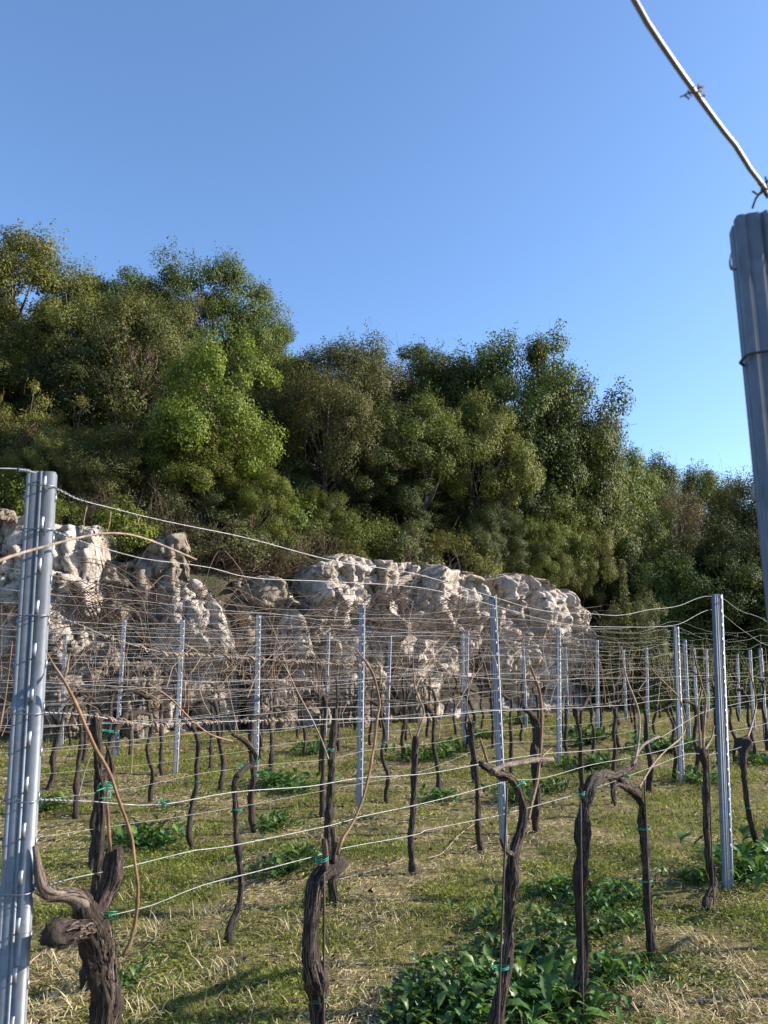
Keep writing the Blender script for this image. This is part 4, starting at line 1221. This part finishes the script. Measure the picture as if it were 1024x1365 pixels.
# second row
O2 = ROWS[2]
v = vine('slender vine with a hooked arm in front of the pale post', gp(307, 1243)); c = c_of(v)
limb(v, 'trunk', [(306, 1244, 14), (311, 1228, 12), (319, 1207, 10), (321, 1180, 9), (319, 1144, 9), (315, 1110, 9), (314, 1080, 9), (313, 1050, 10), (316, 1033, 10)], O2, 'bark', 28, .45, 71, 40, c, True, knots=3)
limb(v, 'arm', [(315, 1036, 9), (326, 1024, 10), (339, 1017, 9), (341, 1006, 9), (332, 993, 9), (321, 984, 8), (310, 979, 7)], O2, 'bark', 26, .4, 72, 14, c, knots=2)
limb(v, 'cane', [(310, 988, 3), (294, 984, 2.8), (277, 977, 2.8), (258, 962, 2.6), (243, 947, 2.8), (232, 935, 2.6), (221, 926, 2.4), (205, 916, 2), (196, 910, 1.6)], O2, 'cane', 8, .12, 73, 0, c, knots=6)
limb(v, 'cane', [(313, 982, 3), (314, 968, 2.6), (316, 955, 2)], O2, 'cane', 8, .12, 74, 0, c)
tie(v, rowpt(320, 1020, O2 + .02), .02, c, 17, 1); tie(v, rowpt(316, 1079, O2), .03, c, 18, 0); tie(v, rowpt(342, 1014, O2 + .02), .02, c, 19, 2)
v = vine('dark straight vine behind the twisted one, tan scar on its face', gp(444, 1193)); c = c_of(v)
limb(v, 'trunk', [(445, 1195, 17), (441, 1165, 14), (437, 1135, 13), (438, 1106, 13), (440, 1070, 13), (441, 1035, 13), (442, 1010, 14), (444, 985, 13), (446, 960, 10), (447, 945, 8)], O2, 'bark', 28, .45, 81, 50, c, True, knots=3)
limb(v, 'cane', [(438, 1012, 3, .02), (428, 985, 2.6, .02), (414, 955, 2.4, .02), (398, 925, 2.2, .02), (386, 900, 1.8, .02), (378, 885, 1.4, .02)], O2, 'cane_pale', 8, .12, 82, 0, c, knots=5)
limb(v, 'spur', [(446, 960, 6), (450, 935, 5), (448, 905, 4)], O2, 'bark', 8, .3, 83, 6, c)
tie(v, rowpt(444, 1037, O2), .034, c, 20, 0); tie(v, rowpt(440, 1000, O2 + .02), .03, c, 21, 2)
v = vine('stubby dark vine cut off square at the top, centre', gp(551, 1161)); c = c_of(v)
limb(v, 'trunk', [(552, 1163, 16), (549, 1148, 11), (548, 1120, 10), (550, 1090, 10), (551, 1060, 10), (552, 1030, 10), (553, 1008, 11), (554, 990, 12), (554, 981, 11)], O2, 'bark', 28, .45, 91, 40, c, True, knots=2)
limb(v, 'cane', [(555, 984, 3.4), (562, 962, 3), (565, 948, 3.2), (558, 930, 2.6), (553, 915, 2.6), (551, 890, 2.2), (550, 868, 1.6)], O2, 'twig', 8, .15, 92, 0, c, knots=4)
limb(v, 'spur', [(549, 984, 3.4), (546, 974, 3), (546, 968, 2)], O2, 'cane', 8, .15, 93, 0, c)
v = vine('thin dark vine just left of the grey post right of centre', gp(641, 1131)); c = c_of(v)
limb(v, 'trunk', [(641, 1133, 12), (638, 1110, 9), (637, 1080, 8.5), (636, 1050, 8), (634, 1025, 8.5), (630, 1000, 10), (628, 978, 10), (626, 962, 8)], O2, 'bark', 26, .45, 101, 30, c, True, knots=3)
limb(v, 'cane', [(628, 965, 3.4), (622, 940, 3), (625, 915, 2.4), (621, 890, 1.8)], O2, 'twig', 8, .15, 102, 0, c)
tie(v, rowpt(634, 963, O2 + .03), .02, c, 22, 2)
v = vine('dark vine with tall orange cane right of the grey post', gp(713, 1110)); c = c_of(v)
limb(v, 'trunk', [(714, 1112, 12), (714, 1090, 10), (716, 1056, 10), (713, 1030, 11), (712, 1005, 12), (714, 980, 13), (713, 962, 12), (706, 950, 10), (698, 945, 7)], O2, 'bark', 28, .5, 111, 36, c, True, knots=3)
limb(v, 'cane', [(x, y, w, .05) for x, y, w in [(704, 1092, 6), (710, 1066, 5.4), (716, 1041, 5.4), (720, 1008, 5), (722, 973, 5), (722, 945, 5), (719, 921, 4.6), (713, 903, 4.2), (707, 888, 3.6)]], O2, 'cane', 10, .15, 112, 0, c, knots=7)
v = vine('old shaggy vine standing behind the gnarled one at lower left', gp(128, 1192)); c = c_of(v)
limb(v, 'trunk', [(128, 1195, 18), (131, 1160, 15), (132, 1120, 15), (135, 1085, 16), (134, 1050, 17), (131, 1020, 16), (130, 990, 15), (128, 965, 14), (126, 948, 10)], O2, 'bark', 36, .6, 121, 60, c, True, knots=4)
limb(v, 'arm', [(134, 1055, 9), (146, 1045, 9), (150, 1030, 8), (148, 1010, 6), (140, 990, 4)], O2, 'bark', 12, .45, 122, 10, c)
limb(v, 'arm', [(128, 965, 9), (140, 955, 8), (150, 962, 6)], O2, 'bark', 12, .45, 123, 6, c)
tie(v, rowpt(143, 975, O2), .03, c, 23, 2)

# ------------------------------------------------------------------ vines of the farther rows: eight kinds, copied along the rows
def make_vine(seed):
    rng = np.random.default_rng(seed + 300)
    root = thing('grapevine', 'x', 'vine', (0, 0, 0), VG)
    h = rng.uniform(.95, 1.15); lean = rng.normal() * .10
    P = [[0, 0, -.06]]
    for f in (.12, .3, .5, .7, .87, 1): P.append([lean * f + rng.normal() * .025, rng.normal() * .022, h * f])
    q = smooth_path(np.array(P), .03); n = len(q); f = np.linspace(0, 1, n)
    r = .024 * (1.25 - .55 * f + .35 * np.exp(-((f - .96) / .06) ** 2)) * rng.uniform(.8, 1.15)
    m = MB(); tube(m, q, r, 9, .5, seed); bark_strips(m, q, r, rng, 16); m.build('trunk', M['bark'], root)
    top = q[-1]
    for s in ((-1, 1) if rng.random() < .6 else (rng.choice((-1, 1)),)):
        L = rng.uniform(.14, .36)
        a = smooth_path(np.array([top - UP * .03, top + np.array([s * L * .4, rng.normal() * .03, rng.uniform(-.01, .06)]), top + np.array([s * L, rng.normal() * .03, rng.uniform(-.03, .10)])]), .03)
        m = MB(); tube(m, a, np.linspace(.022, .012, len(a)), 8, .5, seed + s); bark_strips(m, a, np.linspace(.02, .012, len(a)), rng, 6); am = m.build('arm', M['bark'], root)
        for _ in range(rng.integers(0, 3)):
            b = a[int(rng.integers(len(a) // 3, len(a)))]; hh = rng.uniform(.2, .75)
            cpath = smooth_path(np.array([b, b + np.array([rng.normal() * .05, rng.normal() * .03, hh * .4]), b + np.array([rng.normal() * .14, rng.normal() * .06, hh])]), .06)
            m = MB(); tube(m, cpath, np.linspace(.0065, .003, len(cpath)), 5, .2, seed); m.build('cane', M[rng.choice(['twig', 'cane', 'bramble'])], am)
    if rng.random() < .4:
        tie(root, q[int(n * rng.uniform(.5, .9))], .032, np.zeros(3), seed, 1)
    return root


VP = [make_vine(s) for s in range(9)]
for p_ in VP: p_['used'] = 0
START = {0: 6.0, 2: 7.5, 3: 2.45, 4: 3.35, 5: 4.7, 6: 5.4, 7: 6.2}
END = {0: 7.5, 2: 16.5, 3: 20.5, 4: 22.5, 5: 21, 6: 16, 7: 11.6}
NTH = ['first', 'second', 'third', 'fourth', 'fifth', 'sixth', 'seventh', 'eighth', 'ninth', 'tenth', 'eleventh', 'twelfth', 'thirteenth', 'fourteenth', 'fifteenth', 'sixteenth', 'seventeenth', 'eighteenth', 'nineteenth', 'twentieth', 'twenty-first', 'twenty-second', 'twenty-third', 'twenty-fourth', 'twenty-fifth', 'twenty-sixth']
cnt = 0
for k in (3, 4, 2, 5, 6, 7, 0):
    rng = np.random.default_rng(500 + k); t = START[k]; j = 0
    while t < END[k]:
        p = on_row(k, t + rng.normal() * .06)
        if p[1] > np.interp(p[0], CL[:, 0], CL[:, 1]) - .9 or (k == 2 and rng.random() < .05): t += .86; continue
        pr = VP[cnt % len(VP)]
        o = dup(pr) if cnt >= len(VP) else pr
        if 'used' in o: del o['used']
        o.location = p + np.array([0, 0, float(gnd(p[0], p[1]))]); o.rotation_euler.z = ROWANG + rng.normal() * .25 + (pi if rng.random() < .5 else 0)
        s = rng.uniform(.9, 1.08); o.scale = (s * rng.uniform(.9, 1.1), s, s)
        if k == 0: lab = 'bare vine outside the right edge, ' + NTH[j] + ' of the closest row'
        else: lab = 'slim bare vine, ' + NTH[j] + (' from the left in the ' if k != 2 else ' beyond the grey post in the ') + ORD[k - 1] + ' row'
        o['label'] = lab; cnt += 1; j += 1; t += .86
for k, t in ((0, 5.28),):
    b = on_row(k, t); post(b, b + UP * 2.05, 'post of the closest row just outside the right edge', 0)

# loose upright canes and trailing shoots caught in the wires of rows two to five
for k, n in ((2, 20), (3, 34), (4, 42), (5, 42), (6, 26)):
    rng = np.random.default_rng(800 + k)
    m = MB(); c = on_row(k, TR[k][0])
    for _ in range(n * 2):
        t = rng.uniform(*TR[k]); z = rng.uniform(.9, 1.6)
        a = on_row(k, t, z) + N * rng.normal() * .04; d = U * rng.normal() * .22 + UP * rng.uniform(.1, .55) + N * rng.normal() * .04
        q = smooth_path(np.array([a, a + d * .5 + U * rng.normal() * .06, a + d]), .06)
        tube(m, q - c, np.linspace(.0038, .0016, len(q)), 4, cap=False)
    o = m.build('dry_shoots', M['twig' if k % 2 else 'cane_pale']); o.location = c
    tag(o, 'mass of thin dry shoots caught in the wires of the ' + ORD[k - 1] + ' row', 'dry shoots', kind='stuff')

# ------------------------------------------------------------------ broad leaved weeds
def weed_leaf(m, base, az, L, W, elev, rng):
    n, w = 11, 5
    f = np.linspace(0, 1, n)
    el = elev - f * rng.uniform(.7, 1.5)
    seg = L / (n - 1)
    x = np.concatenate([[0], np.cumsum(np.cos(el[:-1]) * seg)]); z = np.concatenate([[0], np.cumsum(np.sin(el[:-1]) * seg)])
    prof = np.clip((f - .12) / .88, 0, 1); wd = W * (np.sin(prof ** .75 * pi) ** .8) * .5 + .004
    wd = wd * (1 + .16 * np.sin(f * 23 + rng.uniform(0, 6)))
    s = np.linspace(-1, 1, w)
    X = np.repeat(x[:, None], w, 1); Yy = wd[:, None] * s[None, :]
    Z = z[:, None] + np.abs(s)[None, :] * wd[:, None] * rng.uniform(.2, .7) + np.sin(f[:, None] * 22 + s[None, :] * 4 + rng.uniform(0, 6)) * .16 * wd[:, None]
    V = np.stack([X, Yy, Z], -1).reshape(-1, 3)
    ca, sa = cos(az), sin(az)
    V = np.stack([V[:, 0] * ca - V[:, 1] * sa, V[:, 0] * sa + V[:, 1] * ca, V[:, 2]], 1) + base
    i = np.arange(n - 1)[:, None] * w + np.arange(w - 1)[None, :]
    m.add(V, np.stack([i, i + 1, i + w + 1, i + w], -1).reshape(-1, 4))


def weed_mesh(seed, nl=90, spread=.22, size=.078):
    rng = np.random.default_rng(seed + 60)
    m = MB()
    for _ in range(nl):
        b = np.array([rng.normal() * spread * .6, rng.normal() * spread * .6, 0])
        b[2] = rng.uniform(.015, .11)
        tube(m, smooth_path(np.array([[0, 0, -.005], [b[0] * .5, b[1] * .5, b[2] * .75 + .01], b]), .05), .0022, 3, cap=False)
        L = size * rng.uniform(.45, 1.4) * (1.25 if seed % 2 else 1)
        weed_leaf(m, b, rng.uniform(0, 2 * pi), L, L * (rng.uniform(.22, .38) if seed % 2 else rng.uniform(.4, .62)), rng.uniform(.5, 1.5) if seed % 2 else rng.uniform(.35, 1.35), rng)
    return m.mesh('weed_clump', M['weed'])


WM = [weed_mesh(s) for s in range(5)]
WEEDS = [
    (600, 1345, 1.0, 'leafy weed clump in the shade at the bottom, left of the pale armed vine'), (560, 1330, .8, 'small leafy weed clump left of the bottom patch'),
    (655, 1275, .9, 'leafy weed clump behind the vine with the pale arm'), (715, 1325, 1.25, 'large leafy weed clump between the two lower right vines'),
    (740, 1285, 1.1, 'leafy weed clump left of the shaggy vine trunk'), (690, 1345, 1.2, 'big bright weed clump at the bottom edge'),
    (760, 1345, 1.1, 'leafy weed clump at the bottom edge under the shaggy vine'), (745, 1235, .9, 'weed clump in the middle of the green patch'),
    (790, 1205, .95, 'weed clump right of the shaggy vine'), (835, 1195, 1.0, 'weed clump between the shaggy and the straight vines'),
    (735, 1190, .95, 'low weed clump at the far end of the green patch'), (820, 1300, .85, 'weed clump right of the shaggy vine foot'), (850, 1285, .8, 'little weed clump near the straight vine foot'),
    (665, 1235, .9, 'little weed clump touching the pale armed vine'), (625, 1365, 1.0, 'weed clump cut by the bottom edge'),
    (770, 1190, .95, 'weed clump behind the shaggy vine near the far end of the patch'), (800, 1240, .8, 'weed clump right beside the shaggy trunk'), (715, 1265, .95, 'weed clump in the middle of the patch between two trunks'),
    (670, 1310, .9, 'weed clump against the foot of the pale armed vine'), (585, 1300, .75, 'low weed clump at the left end of the patch'), (835, 1230, .6, 'low weed clump left of the two tied vine'), (560, 1358, .8, 'weed clump at the bottom edge, leftmost of the patch'),
    (200, 1128, 1.0, 'round weed clump left of the hooked vine'), (185, 1118, .8, 'weed clump beside the gnarled vine cane'),
    (370, 1052, 1.25, 'round weed clump at the foot of the pale post'), (392, 1060, .9, 'weed clump right of the pale post'),
    (365, 1105, .8, 'weed clump between the hooked vine and the twisted one'), (385, 1165, .9, 'weed clump touched by the lowest wire'), (410, 1152, .7, 'weed clump left of the twisted vine head'),
    (585, 1068, .8, 'small weed clump right of the stubby vine'), (580, 1010, 1.5, 'weed clump among the far vines in the centre'), (555, 1015, 1.2, 'weed clump left of the far centre one'), (605, 1000, 1.3, 'far weed clump left of the close pair of posts'),
    (415, 1005, 1.2, 'far weed clump left of the dark bluish post'), (785, 995, 1.6, 'weed clump behind the grey middle post'), (775, 1025, 1.3, 'weed clump right of the grey middle post'), (800, 1025, 1.1, 'weed clump under the wires right of the middle'),
    (880, 1003, 1.6, 'weed clump left of the grey right hand post'), (905, 1005, 1.0, 'weed clump at the foot of the grey right hand post'), (930, 1000, 1.2, 'far weed clump right of the grey right hand post'),
    (735, 1055, .9, 'weed clump behind the long pale arm'), (690, 1068, .9, 'weed clump right of the grey post right of centre'), (930, 1045, 1.0, 'weed clump behind the knobbly headed vine'),
    (1005, 1175, 1.3, 'large weed clump at the foot of the tall right hand post'), (1025, 1160, 1.2, 'weed clump at the right edge'), (1010, 1020, 1.3, 'far weed clump at the right edge'),
    (920, 1175, .5, 'little weed clump left of the tall right hand post'), (60, 1080, .9, 'weed clump low behind the big left post'), (165, 1310, .6, 'weed clump at the foot of the gnarled old vine'),
    (645, 985, 1.2, 'far weed clump between the grey posts'), (700, 965, 1.4, 'far weed clump before the wall'), (300, 965, 1.2, 'far weed clump under the rounded boulder'),
]
for i, (x, y, s, lab) in enumerate(WEEDS):
    g = gp(x, y)
    o = link('leafy_weed', WM[i % 5]); o.location = (g[0], g[1], float(gnd(g[0], g[1])) - .01)
    s = s * (.88 if y > 1180 else 1.2); o.scale = (s, s, s * RNG.uniform(.8, 1.15)); o.rotation_euler.z = RNG.uniform(0, 6.28)
    tag(o, lab, 'weed', 'broad leaved weeds in the grass')

# ------------------------------------------------------------------ grass, clover and straw
def scatter(rng, y0, y1, dens):
    a = .62
    area = a * (y1 ** 2 - y0 ** 2) + 1.2 * (y1 - y0)
    n = int(area * dens)
    Y = np.sqrt(rng.uniform(y0 ** 2, y1 ** 2, n)); X = rng.uniform(-1, 1, n) * (a * Y + .6)
    ok = Y < np.interp(X, CL[:, 0], CL[:, 1]) - .1
    return X[ok], Y[ok]


def rowd(X, Y):
    q = X * N[0] + Y * N[1]
    return np.min(np.abs(q[:, None] + (np.array(ROWS)[None, :] * -1)), 1)


def patch(X, Y, s, seed): return fbm(np.stack([X * s, Y * s, X * 0], 1), seed, 4)


rng = np.random.default_rng(9)
mg, ms, mc = MB(), MB(), MB()
for y0, y1, dg, ds, dc, sc in ((2.0, 7, 3800, 3600, 4200, 1.0), (7, 13, 1100, 1000, 950, 1.5), (13, 24.5, 240, 170, 110, 2.5)):
    X, Y = scatter(rng, y0, y1, dg); p = patch(X, Y, 1.3, 4); p2 = patch(X, Y, 5, 14)
    ok = rng.random(len(X)) < np.clip((p * .8 + p2 * .5 - .60) * 8, .05, 1) * np.clip(rowd(X, Y) / .36, .15, 1); X, Y = X[ok], Y[ok]; n = len(X)
    h = rng.uniform(.012, .05, n) * sc ** .7; az = rng.uniform(0, 2 * pi, n); ln = rng.uniform(.2, 1.3, n) * h
    w = rng.uniform(.0012, .0028, n) * sc; b = np.stack([X, Y, gnd(X, Y) - .003], 1); d = np.stack([np.cos(az), np.sin(az), 0 * az], 1); s = np.stack([-np.sin(az), np.cos(az), 0 * az], 1)
    mid = b + d * (ln * .4)[:, None] + UP * (h * .65)[:, None]; tip = b + d * ln[:, None] + UP * h[:, None]
    mg.add(np.stack([b, mid + s * w[:, None], tip, mid - s * w[:, None]], 1).reshape(-1, 3), np.arange(4 * n).reshape(-1, 4))
    X, Y = scatter(rng, y0, y1, ds); p = patch(X, Y, 1.3, 4); p3 = patch(X, Y, 3, 24)
    ok = rng.random(len(X)) < np.clip(((1 - p) * .8 + p3 * .5 - .60) * 8, .10, 1); X, Y = X[ok], Y[ok]; n = len(X)
    L = rng.uniform(.015, .060, n) * sc ** .6; az = rng.uniform(0, 2 * pi, n); el = rng.normal(size=n) * .16 + .05; w = rng.uniform(.0008, .0019, n) * sc
    b = np.stack([X, Y, gnd(X, Y) + rng.uniform(.004, .022, n)], 1); d = np.stack([np.cos(az) * np.cos(el), np.sin(az) * np.cos(el), np.sin(el)], 1); s = np.stack([-np.sin(az), np.cos(az), 0 * az + .4], 1)
    mid = b + d * (L * .5)[:, None] + UP * (L * .06)[:, None]
    e = b + d * L[:, None]; ww = s * w[:, None]
    V = np.stack([b - ww * .7, b + ww * .7, mid + ww, mid - ww, e + ww * .4, e - ww * .4], 1).reshape(-1, 3); k = np.arange(n)[:, None] * 6
    ms.add(V, np.concatenate([k + np.array([0, 1, 2, 3]), k + np.array([3, 2, 4, 5])]))
    X, Y = scatter(rng, y0, y1, dc); p = patch(X, Y, 1.3, 4); p2 = patch(X, Y, 2.5, 34)
    ok = rng.random(len(X)) < np.clip((p * .5 + p2 * .6 - .50) * 6, .03, 1); X, Y = X[ok], Y[ok]; n = len(X)
    C = np.stack([X, Y, gnd(X, Y) + rng.uniform(.004, .03, n)], 1)
    leaves(mc, C, unit(rng.normal(size=(n, 3)) * .45 + UP), rng.uniform(.012, .028, n) * sc ** .8, rng.uniform(.008, .018, n) * sc ** .8, rng)
md = MB()
for y0, y1, dd, sc in ((2.0, 7, 40, 1.0), (7, 14, 16, 1.3)):
    X, Y = scatter(rng, y0, y1, dd); n = len(X)
    leaves(md, np.stack([X, Y, gnd(X, Y) + rng.uniform(.006, .03, n)], 1), unit(rng.normal(size=(n, 3)) * .5 + UP), rng.uniform(.02, .055, n) * sc, rng.uniform(.015, .04, n) * sc, rng)
M['litter'] = leaf_mat('dead_leaf', (.06, .035, .02), (.13, .08, .045), (.24, .16, .09), .7, .1)
tag(md.build('fallen_leaves', M['litter'], None, False), 'brown fallen vine leaves scattered in the grass', 'dead leaves', kind='stuff')
# straw tufts
for x, y in ((40, 1290), (75, 1345), (110, 1300), (200, 1240), (230, 1320), (190, 1350), (330, 1345), (270, 1220), (480, 1340), (520, 1230), (390, 1240), (940, 1260), (900, 1350), (1000, 1340), (265, 1265), (500, 1005), (170, 1190), (420, 1290), (300, 1300), (60, 1200), (100, 1330), (480, 1090), (980, 1290), (690, 1350), (860, 1330)):
    g = gp(x, y); n = 90
    az = rng.uniform(0, 2 * pi, n); el = rng.uniform(.05, 1.0, n); L = rng.uniform(.04, .13, n); w = .0016
    b = np.stack([g[0] + rng.normal(size=n) * .07, g[1] + rng.normal(size=n) * .07, np.zeros(n)], 1); d = np.stack([np.cos(az) * np.cos(el), np.sin(az) * np.cos(el), np.sin(el)], 1); s = np.stack([-np.sin(az), np.cos(az), 0 * az], 1) * w
    mid = b + d * (L * .55)[:, None]; e = b + d * L[:, None] - UP * (L * .15)[:, None]
    V = np.stack([b - s, b + s, mid + s, mid - s, e + s * .3, e - s * .3], 1).reshape(-1, 3); k = np.arange(n)[:, None] * 6
    ms.add(V, np.concatenate([k + np.array([0, 1, 2, 3]), k + np.array([3, 2, 4, 5])]))
tag(mg.build('grass', M['grass'], None, False), 'short green grass of the vineyard floor', 'grass', kind='stuff')
tag(ms.build('dry_straw', M['straw'], None, False), 'dry straw and cut stalks lying in the grass', 'straw', kind='stuff')
tag(mc.build('clover', M['clover'], None, False), 'small round leaved clover among the grass', 'clover', kind='stuff')

# pruned canes lying on the grass
for pts, lab in ((((568, 1150), (590, 1142), (612, 1118), (632, 1103)), 'pale pruned cane lying right of the stubby vine'),
                 (((622, 1138), (640, 1130), (660, 1128), (700, 1128)), 'pruned cane lying at the foot of the thin vine'),
                 (((445, 1180), (500, 1165), (540, 1150)), 'pruned cane lying between the twisted and the stubby vines'),
                 (((30, 1300), (60, 1280), (95, 1330)), 'pruned cane lying beside the big left post')):
    q = smooth_path(np.array([gp(x, y) + UP * .03 for x, y in pts]), .04); m = MB(); tube(m, q - q[0], .004, 6, .2, 2)
    o = m.build('pruned_cane', M['cane_pale']); o.location = q[0]; tag(o, lab, 'cane', 'pruned canes on the ground')

# ------------------------------------------------------------------ light, sky, camera
SUN_EL, SUN_AZ = radians(25), radians(84)          # azimuth clockwise from the view direction (+Y)
w = bpy.data.worlds.new('World'); S.world = w; w.use_nodes = True
nt = w.node_tree; nt.nodes.clear()
sk = nt.nodes.new('ShaderNodeTexSky'); sk.sky_type = 'NISHITA'; sk.sun_disc = False
sk.sun_elevation = SUN_EL; sk.sun_rotation = SUN_AZ; sk.altitude = 300; sk.air_density = 1.0; sk.dust_density = .8; sk.ozone_density = 5.0
bg = nt.nodes.new('ShaderNodeBackground'); bg.inputs[1].default_value = .135
wo = nt.nodes.new('ShaderNodeOutputWorld')
nt.links.new(sk.outputs[0], bg.inputs[0]); nt.links.new(bg.outputs[0], wo.inputs[0])
l = bpy.data.lights.new('sun', 'SUN'); l.energy = 5.0; l.angle = radians(.53); l.color = (1, .93, .82)
so = bpy.data.objects.new('sun', l); COL.objects.link(so)
from mathutils import Vector
dv = Vector((sin(SUN_AZ) * cos(SUN_EL), cos(SUN_AZ) * cos(SUN_EL), sin(SUN_EL)))
so.rotation_euler = dv.to_track_quat('Z', 'Y').to_euler(); so.location = (30, 3, 15)

cam = bpy.data.cameras.new('camera'); co = bpy.data.objects.new('camera', cam); COL.objects.link(co)
cam.sensor_fit = 'VERTICAL'; cam.sensor_height = 24; cam.lens = 24 * F / 1365; cam.clip_start = .02; cam.clip_end = 2000
co.location = (0, 0, EYE); co.rotation_euler = (pi / 2 + PITCH, 0, 0)
cam.dof.use_dof = True; cam.dof.focus_distance = 7.0; cam.dof.aperture_fstop = 7
S.camera = co
S.view_settings.view_transform = 'Standard'; S.view_settings.look = 'None'; S.view_settings.exposure = 1.15; S.view_settings.gamma = 1
S.cycles.max_bounces = 6; S.cycles.transparent_max_bounces = 4
